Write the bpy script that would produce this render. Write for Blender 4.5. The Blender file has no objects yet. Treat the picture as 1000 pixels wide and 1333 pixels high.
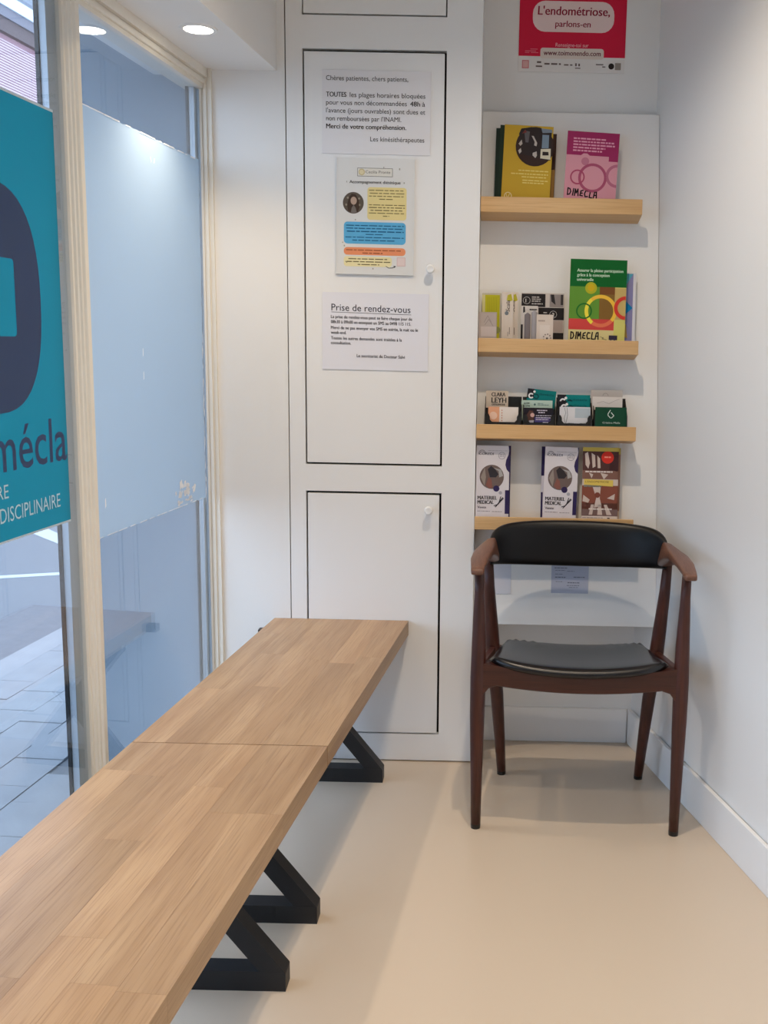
import bpy, bmesh, math, random
from mathutils import Vector, Matrix

random.seed(7)
scene = bpy.context.scene
C = scene.collection

# ------------------------------------------------------------------ camera
F_PX, PX, PY = 1350.67, 640.0, 667.0          # focal length and principal point for a 1000 x 1333 frame
PITCH, ROLL, YAW = 0.15844, -0.02004, -0.00222
cam_d = bpy.data.cameras.new('camera')
cam = bpy.data.objects.new('camera', cam_d)
C.objects.link(cam)
cam_d.sensor_fit = 'VERTICAL'
cam_d.sensor_height = 36.0
cam_d.sensor_width = 27.0
cam_d.lens = F_PX / 1333.0 * 36.0
cam_d.shift_x = -(PX - 500.0) / 1333.0
cam_d.shift_y = (PY - 666.5) / 1333.0
cam_d.clip_start = 0.02
fw = Vector((math.sin(YAW) * math.cos(PITCH), math.cos(YAW) * math.cos(PITCH), -math.sin(PITCH)))
rt = Vector((math.cos(YAW), -math.sin(YAW), 0))
dn = fw.cross(rt)
r2 = rt * math.cos(ROLL) + dn * math.sin(ROLL)
d2 = -rt * math.sin(ROLL) + dn * math.cos(ROLL)
m3 = Matrix((r2, -d2, -fw)).transposed()
cam.matrix_world = Matrix.Translation((0, 0, 1.22)) @ m3.to_4x4()
scene.camera = cam

# ------------------------------------------------------------------ world and exposure
world = bpy.data.worlds.new('overcast_sky')
scene.world = world
world.use_nodes = True
wn = world.node_tree.nodes
wn['Background'].inputs['Color'].default_value = (0.60, 0.76, 1.0, 1)
wn['Background'].inputs['Strength'].default_value = 3.9
scene.view_settings.view_transform = 'Standard'
scene.view_settings.look = 'None'
scene.view_settings.exposure = 0.0
scene.view_settings.gamma = 1.0
scene.view_settings.use_curve_mapping = False
LAMP_COLOR = (1.0, 0.83, 0.64)
SOFFIT_W, CEIL_W = 15.0, 56.0

# ------------------------------------------------------------------ helpers
def srgb(r, g, b):
    def f(c):
        c /= 255.0
        return c / 12.92 if c <= 0.04045 else ((c + 0.055) / 1.055) ** 2.4
    return (f(r), f(g), f(b), 1.0)

MATS = {}
def mat(name, col, rough=0.6, spec=0.35, noise=0.04, nscale=6.0, bump=0.0, bscale=80.0, coat=0.0, metal=0.0):
    """plain painted / printed material with a faint procedural mottling and optional fine relief"""
    if name in MATS: return MATS[name]
    m = bpy.data.materials.new(name); m.use_nodes = True
    nt = m.node_tree; n = nt.nodes; l = nt.links
    b = n['Principled BSDF']
    b.inputs['Roughness'].default_value = rough
    b.inputs['Specular IOR Level'].default_value = spec
    b.inputs['Coat Weight'].default_value = coat
    b.inputs['Metallic'].default_value = metal
    tc = n.new('ShaderNodeTexCoord')
    no = n.new('ShaderNodeTexNoise'); no.inputs['Scale'].default_value = nscale; no.inputs['Detail'].default_value = 3
    l.new(tc.outputs['Object'], no.inputs['Vector'])
    mx = n.new('ShaderNodeMix'); mx.data_type = 'RGBA'
    lo = tuple(max(0, c * (1 - noise)) for c in col[:3]) + (1,)
    hi = tuple(min(1, c * (1 + noise)) for c in col[:3]) + (1,)
    mx.inputs[6].default_value = lo; mx.inputs[7].default_value = hi
    l.new(no.outputs['Fac'], mx.inputs[0]); l.new(mx.outputs[2], b.inputs['Base Color'])
    if bump:
        n2 = n.new('ShaderNodeTexNoise'); n2.inputs['Scale'].default_value = bscale; n2.inputs['Detail'].default_value = 4
        l.new(tc.outputs['Object'], n2.inputs['Vector'])
        bp = n.new('ShaderNodeBump'); bp.inputs['Strength'].default_value = bump; bp.inputs['Distance'].default_value = 0.002
        l.new(n2.outputs['Fac'], bp.inputs['Height']); l.new(bp.outputs['Normal'], b.inputs['Normal'])
    MATS[name] = m
    return m

def ink(r, g, b, rough=0.55):
    return mat('ink_%d_%d_%d' % (r, g, b), srgb(r, g, b), rough, 0.2, 0.02)

def wood_mat(name, c1, c2, c3, axis='Y', rough=0.45, ring=1.0, rnd=0.25, coat=0.0):
    m = bpy.data.materials.new(name); m.use_nodes = True
    nt = m.node_tree; n = nt.nodes; l = nt.links; b = n['Principled BSDF']
    tc = n.new('ShaderNodeTexCoord'); oi = n.new('ShaderNodeObjectInfo')
    ad = n.new('ShaderNodeVectorMath'); ad.operation = 'MULTIPLY_ADD'
    cx = n.new('ShaderNodeCombineXYZ')
    for i in range(3): l.new(oi.outputs['Random'], cx.inputs[i])
    l.new(cx.outputs[0], ad.inputs[0]); ad.inputs[1].default_value = (37, 53, 29)
    l.new(tc.outputs['Object'], ad.inputs[2])
    def nz(scale, detail, dist=0.0):
        mp = n.new('ShaderNodeMapping')
        mp.inputs['Scale'].default_value = scale
        l.new(ad.outputs[0], mp.inputs['Vector'])
        t = n.new('ShaderNodeTexNoise'); t.inputs['Scale'].default_value = 1.0
        t.inputs['Detail'].default_value = detail; t.inputs['Distortion'].default_value = dist
        l.new(mp.outputs[0], t.inputs['Vector']); return t
    s = {'X': (1, 0, 0), 'Y': (0, 1, 0), 'Z': (0, 0, 1)}[axis]
    def sc(al, ac): return tuple(al if q else ac for q in s)
    big = nz(sc(2.2 * ring, 26 * ring), 3, 0.6); fine = nz(sc(9, 420), 4, 0.1)
    r1 = n.new('ShaderNodeValToRGB')
    r1.color_ramp.elements[0].position = 0.30; r1.color_ramp.elements[0].color = c1
    r1.color_ramp.elements[1].position = 0.72; r1.color_ramp.elements[1].color = c2
    l.new(big.outputs['Fac'], r1.inputs[0])
    mx = n.new('ShaderNodeMix'); mx.data_type = 'RGBA'
    fr = n.new('ShaderNodeMapRange'); fr.inputs['From Min'].default_value = 0.48; fr.inputs['From Max'].default_value = 0.72
    fr.inputs['To Max'].default_value = 0.55
    l.new(fine.outputs['Fac'], fr.inputs['Value']); l.new(fr.outputs[0], mx.inputs[0])
    l.new(r1.outputs[0], mx.inputs[6]); mx.inputs[7].default_value = c3
    hs = n.new('ShaderNodeHueSaturation')
    vr = n.new('ShaderNodeMapRange'); vr.inputs['To Min'].default_value = 1 - rnd; vr.inputs['To Max'].default_value = 1 + rnd * 0.7
    l.new(oi.outputs['Random'], vr.inputs['Value']); l.new(vr.outputs[0], hs.inputs['Value'])
    l.new(mx.outputs[2], hs.inputs['Color']); l.new(hs.outputs[0], b.inputs['Base Color'])
    b.inputs['Roughness'].default_value = rough; b.inputs['Specular IOR Level'].default_value = 0.4
    b.inputs['Coat Weight'].default_value = coat; b.inputs['Coat Roughness'].default_value = 0.3
    bp = n.new('ShaderNodeBump'); bp.inputs['Strength'].default_value = 0.25; bp.inputs['Distance'].default_value = 0.0006
    l.new(fine.outputs['Fac'], bp.inputs['Height']); l.new(bp.outputs[0], b.inputs['Normal'])
    MATS[name] = m
    return m

def glass_mat(name, tint, r0):
    m = bpy.data.materials.new(name); m.use_nodes = True
    nt = m.node_tree; n = nt.nodes; l = nt.links
    n.remove(n['Principled BSDF'])
    tr = n.new('ShaderNodeBsdfTransparent'); tr.inputs['Color'].default_value = tint
    gl = n.new('ShaderNodeBsdfGlossy'); gl.inputs['Roughness'].default_value = 0.0; gl.inputs['Color'].default_value = (0.92, 0.95, 1, 1)
    lw = n.new('ShaderNodeLayerWeight'); lw.inputs['Blend'].default_value = 0.5
    pw = n.new('ShaderNodeMath'); pw.operation = 'POWER'; pw.inputs[1].default_value = 4.0
    l.new(lw.outputs['Facing'], pw.inputs[0])
    fr = n.new('ShaderNodeMapRange'); fr.inputs['To Min'].default_value = r0; fr.inputs['To Max'].default_value = 0.95
    l.new(pw.outputs[0], fr.inputs['Value'])
    mx = n.new('ShaderNodeMixShader')
    l.new(fr.outputs[0], mx.inputs[0]); l.new(tr.outputs[0], mx.inputs[1]); l.new(gl.outputs[0], mx.inputs[2])
    l.new(mx.outputs[0], n['Material Output'].inputs['Surface'])
    MATS[name] = m
    return m

def film_mat(name, col, trans=0.5, rough=0.5, gloss=0.06):
    """a thin translucent sheet: scatters light from either side"""
    m = bpy.data.materials.new(name); m.use_nodes = True
    nt = m.node_tree; n = nt.nodes; l = nt.links
    n.remove(n['Principled BSDF'])
    tc = n.new('ShaderNodeTexCoord'); no = n.new('ShaderNodeTexNoise'); no.inputs['Scale'].default_value = 3.9
    l.new(tc.outputs['Object'], no.inputs['Vector'])
    mc = n.new('ShaderNodeMix'); mc.data_type = 'RGBA'
    mc.inputs[6].default_value = tuple(c * 0.96 for c in col[:3]) + (1,); mc.inputs[7].default_value = col
    l.new(no.outputs['Fac'], mc.inputs[0])
    di = n.new('ShaderNodeBsdfDiffuse'); tl = n.new('ShaderNodeBsdfTranslucent')
    l.new(mc.outputs[2], di.inputs['Color']); l.new(mc.outputs[2], tl.inputs['Color'])
    mx = n.new('ShaderNodeMixShader'); mx.inputs[0].default_value = trans
    l.new(di.outputs[0], mx.inputs[1]); l.new(tl.outputs[0], mx.inputs[2])
    gl = n.new('ShaderNodeBsdfGlossy'); gl.inputs['Roughness'].default_value = rough
    m2 = n.new('ShaderNodeMixShader'); m2.inputs[0].default_value = gloss
    l.new(mx.outputs[0], m2.inputs[1]); l.new(gl.outputs[0], m2.inputs[2])
    l.new(m2.outputs[0], n['Material Output'].inputs['Surface'])
    MATS[name] = m
    return m

def emit_mat(name, col, strength):
    m = bpy.data.materials.new(name); m.use_nodes = True
    nt = m.node_tree; n = nt.nodes
    n.remove(n['Principled BSDF'])
    e = n.new('ShaderNodeEmission'); e.inputs['Color'].default_value = col; e.inputs['Strength'].default_value = strength
    nt.links.new(e.outputs[0], n['Material Output'].inputs['Surface'])
    MATS[name] = m
    return m

def tag(o, label=None, cat=None, group=None, kind=None):
    if label: o['label'] = label
    if cat: o['category'] = cat
    if group: o['group'] = group
    if kind: o['kind'] = kind
    return o

def link_mesh(name, verts, faces, m, parent=None, smooth=False, mw=None):
    me = bpy.data.meshes.new(name)
    me.from_pydata([tuple(v) for v in verts], [], faces)
    me.update()
    o = bpy.data.objects.new(name, me); C.objects.link(o)
    if m: me.materials.append(m)
    if smooth:
        for p in me.polygons: p.use_smooth = True
    if mw is not None: o.matrix_world = mw
    if parent is not None: o.parent = parent
    return o

def empty(name, mw, label=None, cat=None, group=None, kind=None):
    o = bpy.data.objects.new(name, None); C.objects.link(o)
    o.empty_display_size = 0.05
    o.matrix_world = mw if isinstance(mw, Matrix) else Matrix.Translation(mw)
    return tag(o, label, cat, group, kind)

def copy_tree(o, parent=None):
    c = o.copy(); C.objects.link(c); c.parent = parent
    for ch in [x for x in list(C.objects) if x.parent == o]: copy_tree(ch, c)
    return c

class MB:
    """collects boxes, prisms and tubes for ONE mesh"""
    def __init__(s): s.v = []; s.f = []
    def box(s, x0, x1, y0, y1, z0, z1):
        b = len(s.v)
        s.v += [(x0, y0, z0), (x1, y0, z0), (x1, y1, z0), (x0, y1, z0), (x0, y0, z1), (x1, y0, z1), (x1, y1, z1), (x0, y1, z1)]
        s.f += [tuple(b + i for i in q) for q in ((3, 2, 1, 0), (4, 5, 6, 7), (0, 1, 5, 4), (1, 2, 6, 5), (2, 3, 7, 6), (3, 0, 4, 7))]
        return s
    def prism(s, bottom, top):
        """bottom, top: matching rings, counter-clockwise seen from the top side"""
        b = len(s.v); k = len(bottom)
        s.v += list(bottom) + list(top)
        s.f.append(tuple(b + i for i in reversed(range(k)))); s.f.append(tuple(b + k + i for i in range(k)))
        for i in range(k):
            j = (i + 1) % k
            s.f.append((b + i, b + j, b + k + j, b + k + i))
        return s
    def loft(s, rings, caps=True):
        b = len(s.v); k = len(rings[0])
        for r in rings: s.v += list(r)
        for a in range(len(rings) - 1):
            for i in range(k):
                j = (i + 1) % k
                s.f.append((b + a * k + i, b + a * k + j, b + (a + 1) * k + j, b + (a + 1) * k + i))
        if caps:
            s.f.append(tuple(b + i for i in reversed(range(k))))
            e = b + (len(rings) - 1) * k
            s.f.append(tuple(e + i for i in range(k)))
        return s
    def build(s, name, m, parent=None, smooth=False, bevel=0.0, mw=None, seg=2):
        o = link_mesh(name, s.v, s.f, m, parent, smooth, mw)
        bm = bmesh.new(); bm.from_mesh(o.data)
        bmesh.ops.recalc_face_normals(bm, faces=bm.faces)
        bm.to_mesh(o.data); bm.free()
        if bevel:
            md = o.modifiers.new('bevel', 'BEVEL'); md.width = bevel; md.segments = seg; md.limit_method = 'ANGLE'
        return o

def ring(c, r, n=14, ax=(1, 0, 0), ay=(0, 1, 0), ry=None):
    c = Vector(c); ax = Vector(ax); ay = Vector(ay); ry = r if ry is None else ry
    return [tuple(c + ax * (r * math.cos(2 * math.pi * i / n)) + ay * (ry * math.sin(2 * math.pi * i / n))) for i in range(n)]

def box(name, x0, x1, y0, y1, z0, z1, m, parent=None, bevel=0.0):
    return MB().box(x0, x1, y0, y1, z0, z1).build(name, m, parent, bevel=bevel)

# window-plane frame: s along the glass (towards the back), off into the room
TH = 0.082416
WD = Vector((math.sin(TH), math.cos(TH), 0)); WN = Vector((math.cos(TH), -math.sin(TH), 0))
WG = Vector((-0.81, 2.924, 0))
WIN_M = Matrix(((WN.x, WD.x, 0, WG.x), (WN.y, WD.y, 0, WG.y), (0, 0, 1, 0), (0, 0, 0, 1)))   # local x = off, local y = s
YC = 2.924      # cupboard front
YB = 3.115      # back wall of the niche
CEIL = 2.50
def rwx(y): return 0.443 + 0.224 * (3.112 - y)        # right wall

# ------------------------------------------------------------------ materials
M_wall = mat('white_wall_paint', (0.84, 0.83, 0.81, 1), 0.55, 0.3, 0.02, 2.0, 0.06, 140)
M_cup = mat('cupboard_white_paint', (0.86, 0.855, 0.845, 1), 0.42, 0.4, 0.015, 3.0, 0.03, 60)
M_board = mat('white_melamine', (0.86, 0.85, 0.83, 1), 0.45, 0.4, 0.01)
M_ceil = mat('ceiling_paint', (0.82, 0.81, 0.79, 1), 0.7, 0.25, 0.02)
M_frame = mat('cream_window_paint', srgb(234, 228, 216), 0.35, 0.45, 0.02, 8, 0.04, 40)
M_floor = mat('cream_resin_floor', (0.66, 0.545, 0.42, 1), 0.28, 0.5, 0.025, 1.6, 0.015, 25)
M_black = mat('black_powder_coat', (0.012, 0.012, 0.013, 1), 0.5, 0.4, 0.05, 30, 0.1, 400)
M_shade = mat('cavity_shade', (0.02, 0.018, 0.016, 1), 0.9, 0.1)  # near-black: the shade inside the cupboard and its gap, put into colour
M_oak = wood_mat('oiled_oak_staves', srgb(162, 127, 92), srgb(188, 154, 117), srgb(132, 97, 65), 'Y', 0.36, 0.8, 0.15)
M_beech = wood_mat('beech_ledge', srgb(206, 164, 112), srgb(222, 184, 134), srgb(188, 144, 96), 'X', 0.45, 0.7, 0.04)
M_teak = wood_mat('dark_teak', srgb(60, 27, 19), srgb(84, 41, 28), srgb(38, 17, 12), 'Z', 0.38, 1.4, 0.05, 0.1)
M_teak_arm = wood_mat('worn_teak_arm', srgb(94, 58, 44), srgb(122, 84, 66), srgb(72, 42, 30), 'Y', 0.4, 1.4, 0.05, 0.1)
M_vinyl = mat('black_vinyl', (0.007, 0.007, 0.009, 1), 0.27, 0.45, 0.1, 10, 0.10, 180, 0.05)
M_vinyl_b = mat('black_vinyl_smooth', (0.004, 0.004, 0.005, 1), 0.38, 0.28, 0.1, 10, 0.05, 180)
M_teak_x = wood_mat('dark_teak_rail', srgb(58, 27, 19), srgb(80, 40, 27), srgb(36, 16, 12), 'X', 0.38, 1.4, 0.05, 0.1)
M_paper = mat('white_paper', (0.82, 0.82, 0.85, 1), 0.7, 0.2, 0.01)
M_plastic = mat('clear_sleeve_edge', (0.78, 0.78, 0.76, 1), 0.3, 0.5, 0.01)
M_glass = glass_mat('window_glass', (0.93, 0.96, 0.98, 1), 0.05)
M_film = film_mat('frosted_film', (0.46, 0.61, 0.76, 1), 0.20)
M_flake = mat('film_residue_white', (0.9, 0.92, 0.94, 1), 0.5, 0.3)
M_teal = film_mat('teal_vinyl', srgb(0, 130, 148), 0.36, 0.4, 0.05)
M_navy = film_mat('navy_vinyl', srgb(66, 84, 122), 0.38, 0.4, 0.05)
M_wvin = film_mat('white_vinyl', (0.85, 0.88, 0.9, 1), 0.45, 0.4, 0.04)
M_spacer = mat('aluminium_spacer', (0.42, 0.46, 0.50, 1), 0.35, 0.5, 0.03, 40, 0, 80, 0, 0.4)
M_knob = mat('white_knob', (0.86, 0.86, 0.85, 1), 0.3, 0.5, 0.01)
M_blackpl = mat('black_plastic', (0.012, 0.012, 0.012, 1), 0.3, 0.5, 0.05)
INK = ink(40, 40, 44)

# ------------------------------------------------------------------ room shell
YR = -2.6                     # wall behind the photographer
def wx(y, off=0.0):           # X on a line parallel to the glass
    return WG.x + (y - YC) * math.tan(TH) + off / math.cos(TH)

def slab(name, pts, z0, z1, m, kind='structure'):
    o = MB().prism([(x, y, z0) for x, y in pts], [(x, y, z1) for x, y in pts]).build(name, m)
    return tag(o, kind=kind)

room = [(wx(YR, -0.03), YR), (rwx(YR), YR), (rwx(YB + 0.05), YB + 0.05), (wx(YB + 0.05, -0.03), YB + 0.05)]
slab('floor', room, -0.10, 0.0, M_floor)
slab('ceiling', room, CEIL, CEIL + 0.1, M_ceil)
rw = [(rwx(YR), YR), (rwx(YR) + 0.15, YR), (rwx(YB + 0.2) + 0.15, YB + 0.2), (rwx(YB + 0.2), YB + 0.2)]
slab('wall_right', rw, -0.1, CEIL + 0.1, M_wall)
slab('wall_rear', [(wx(YR, -0.1), YR - 0.12), (rwx(YR) + 0.1, YR - 0.12), (rwx(YR) + 0.1, YR), (wx(YR, -0.1), YR)], -0.1, CEIL + 0.1, M_wall)
slab('wall_niche', [(-0.08, YB), (rwx(YB) + 0.05, YB), (rwx(YB) + 0.05, YB + 0.12), (-0.08, YB + 0.12)], -0.1, CEIL + 0.1, M_wall)
slab('wall_back', [(-0.782, YC), (-0.5835, YC), (-0.5835, YC + 0.15), (-0.782, YC + 0.15)], -0.1, CEIL + 0.1, M_wall)

# baseboards
bb = MB()
bb.prism([(x, y, 0) for x, y in ((rwx(YB) - 0.012, YB - 0.012), (rwx(YR) - 0.012, YR), (rwx(YR), YR), (rwx(YB), YB - 0.012))],
         [(x, y, 0.112) for x, y in ((rwx(YB) - 0.012, YB - 0.012), (rwx(YR) - 0.012, YR), (rwx(YR), YR), (rwx(YB), YB - 0.012))])
tag(bb.build('baseboard_right', M_cup, bevel=0.002), kind='structure')
tag(box('baseboard_niche', -0.054, rwx(YB) - 0.013, YB - 0.012, YB, 0.0, 0.110, M_cup, bevel=0.002), kind='structure')

# lowered soffit above the window
SW = 0.205
sf = [(wx(YR, -0.03), YR), (wx(YR, SW), YR), (wx(YC, SW), YC), (wx(YC, -0.03), YC)]
tag(MB().prism([(x, y, 1.937) for x, y in sf], [(x, y, CEIL) for x, y in sf]).build('trim_1', M_ceil), kind='structure')

# wall under and beyond the shop window (behind the photographer)
def wbox(name, o0, o1, s0, s1, z0, z1, m, parent=None, bevel=0.0):
    """box in the window frame; parent is an Empty already sitting at WIN_M"""
    o = MB().box(o0, o1, s0, s1, z0, z1).build(name, m, parent, bevel=bevel)
    if parent is None: o.matrix_world = WIN_M
    return o
tag(wbox('wall_left', -0.15, 0.0, -5.7, -4.05, -0.1, CEIL, M_wall), kind='structure')
tag(wbox('wall_lintel', -0.15, -0.031, -4.1, 0.25, 1.937, CEIL + 0.1, M_wall), kind='structure')

# ------------------------------------------------------------------ shop window
def window(name, s0, s1, spacers, with_film=False):
    w = empty(name, WIN_M, kind='structure')
    wbox('glass_pane', -0.006, 0.0, s0, s1, 0.07, 1.892, M_glass, w)
    for a, b in spacers:
        sp = MB()
        sp.box(-0.022, -0.008, a, b, 0.09, 1.87)
        z = 0.12
        wbox('glazing_spacer', -0.022, -0.008, a, b, 0.07, 1.892, M_spacer, w)
        wbox('rubber_seal', -0.03, -0.0225, a - 0.004, b + 0.004, 0.07, 1.892, M_blackpl, w)
    if with_film:
        # frosted privacy film with a slightly ragged outline
        pts = []
        rnd = random.Random(3)
        def edge(a, b, n, amp, flip=False):
            for i in range(n):
                t = i / n
                p = (a[0] + (b[0] - a[0]) * t, a[1] + (b[1] - a[1]) * t)
                j = (rnd.random() - 0.5) * amp
                pts.append((p[0] + (j if flip else 0), p[1] + (0 if flip else j)))
        edge((-0.745, 0.786), (-0.037, 0.786), 40, 0.004)
        edge((-0.037, 0.786), (-0.031, 1.699), 60, 0.006, True)
        edge((-0.031, 1.699), (-0.745, 1.697), 40, 0.004)
        v = [(0.0015, p[0], p[1]) for p in pts]
        fl = link_mesh('frosted_film', v, [tuple(range(len(v)))], M_film, w)
        # torn white edges and scratches of the film
        fk = MB()
        def quad(s, z, ds, dz, rot=0.0):
            c, sn = math.cos(rot), math.sin(rot)
            q = [(-ds, -dz), (ds, -dz * 0.6), (ds * 0.7, dz), (-ds * 0.8, dz * 0.7)]
            b = len(fk.v)
            fk.v += [(0.0025, s + a * c - e * sn, z + a * sn + e * c) for a, e in q]
            fk.f.append((b, b + 1, b + 2, b + 3))
        for i in range(22):
            quad(-0.19 + rnd.gauss(0, 0.035), 0.815 + abs(rnd.gauss(0, 0.014)), rnd.uniform(0.003, 0.011), rnd.uniform(0.003, 0.013), rnd.uniform(-1, 1))
        for i in range(16):
            quad(-0.24 + rnd.random() * 0.1, 0.792 + rnd.random() * 0.012, rnd.uniform(0.006, 0.014), rnd.uniform(0.0015, 0.004), rnd.uniform(-0.2, 0.2))
        for i in range(30):
            quad(rnd.uniform(-0.74, -0.05), 0.787, rnd.uniform(0.006, 0.02), 0.0012)
            quad(rnd.uniform(-0.74, -0.05), 1.697, rnd.uniform(0.006, 0.02), rnd.uniform(0.001, 0.0022))
        for i in range(26):
            quad(-0.036 + rnd.gauss(0, 0.002), rnd.uniform(0.79, 1.25), 0.0015, rnd.uniform(0.006, 0.03))
        for z in (1.19, 1.135): quad(-0.43, z, 0.002, 0.011)
        for k in range(2): quad(-0.35 + 0.02 * k, 1.645, 0.0025, 0.007, 0.3 - 0.6 * k)
        quad(-0.655, 0.86, 0.003, 0.012)
        fk.build('film_residue', M_flake, fl)
    return w

w1 = window('window_1', -0.73, 0.006, [(-0.03, -0.006)], True)
w2 = window('window_2', -2.38, -0.765, [(-0.806, -0.768)])
w3 = window('window_3_unseen', -4.03, -2.42, [])  # unseen pane, added to bring daylight onto the right wall

def frame_member(name, prof, z0, z1):
    """vertical window member: stepped profile (off, s) extruded in z"""
    o = MB().prism([(a, b, z0) for a, b in prof], [(a, b, z1) for a, b in prof]).build(name, M_frame, bevel=0.0012)
    o.matrix_world = WIN_M
    return tag(o, kind='structure')
mull = [(-0.045, -0.768), (0.0005, -0.768), (0.006, -0.766), (0.006, -0.762), (0.012, -0.760), (0.013, -0.757), (0.018, -0.755), (0.018, -0.751),
        (0.024, -0.748), (0.0245, -0.733), (0.0, -0.731), (-0.045, -0.731)]
frame_member('trim_2', mull, 0.0, 1.937)
frame_member('trim_3', [(a, b - 1.64) for a, b in mull], 0.0, 1.937)
frame_member('trim_4', [(a, b - 3.29) for a, b in mull], 0.0, 1.937)
# jamb against the back wall, facing the room
jm = MB()
jx = [(-0.8125, -0.812, YC - 0.004), (-0.812, -0.806, YC - 0.010), (-0.806, -0.800, YC - 0.006), (-0.800, -0.793, YC - 0.012), (-0.793, -0.787, YC - 0.007), (-0.787, -0.7795, YC - 0.010)]
for a, b, y in jx: jm.box(a, b + 0.0002, y, YC + 0.06, 0.0, 1.937)
tag(jm.build('trim_5', M_frame), kind='structure')
# head and bottom rail
hd = MB()
for o1, za, zb in ((0.010, 1.886, 1.897), (0.016, 1.897, 1.908), (0.012, 1.908, 1.914), (0.022, 1.914, 1.937)): hd.box(-0.045, o1, -4.05, -0.002, za, zb)
h_o = hd.build('trim_6', M_frame); h_o.matrix_world = WIN_M; tag(h_o, kind='structure')
b_o = MB().box(-0.045, 0.024, -4.05, -0.002, 0.0, 0.075).build('trim_7', M_frame); b_o.matrix_world = WIN_M; tag(b_o, kind='structure')

# ------------------------------------------------------------------ text and print helpers
_font_cache = {}
def text_geo(s, bold=0.0, shear=0.0):
    key = (s, bold, shear)
    if key in _font_cache: return _font_cache[key]
    cu = bpy.data.curves.new('tmp', 'FONT'); cu.body = s; cu.size = 1.0; cu.resolution_u = 3; cu.offset = bold; cu.shear = shear
    ob = bpy.data.objects.new('tmp', cu); C.objects.link(ob)
    dg = bpy.context.evaluated_depsgraph_get(); dg.update()
    me = bpy.data.meshes.new_from_object(ob.evaluated_get(dg))
    v = [(q.co.x, q.co.y) for q in me.vertices]; f = [tuple(p.vertices) for p in me.polygons]
    bpy.data.objects.remove(ob); bpy.data.curves.remove(cu); bpy.data.meshes.remove(me)
    if not v: v = [(0, 0)]
    _font_cache[key] = (v, f)
    return v, f

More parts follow.
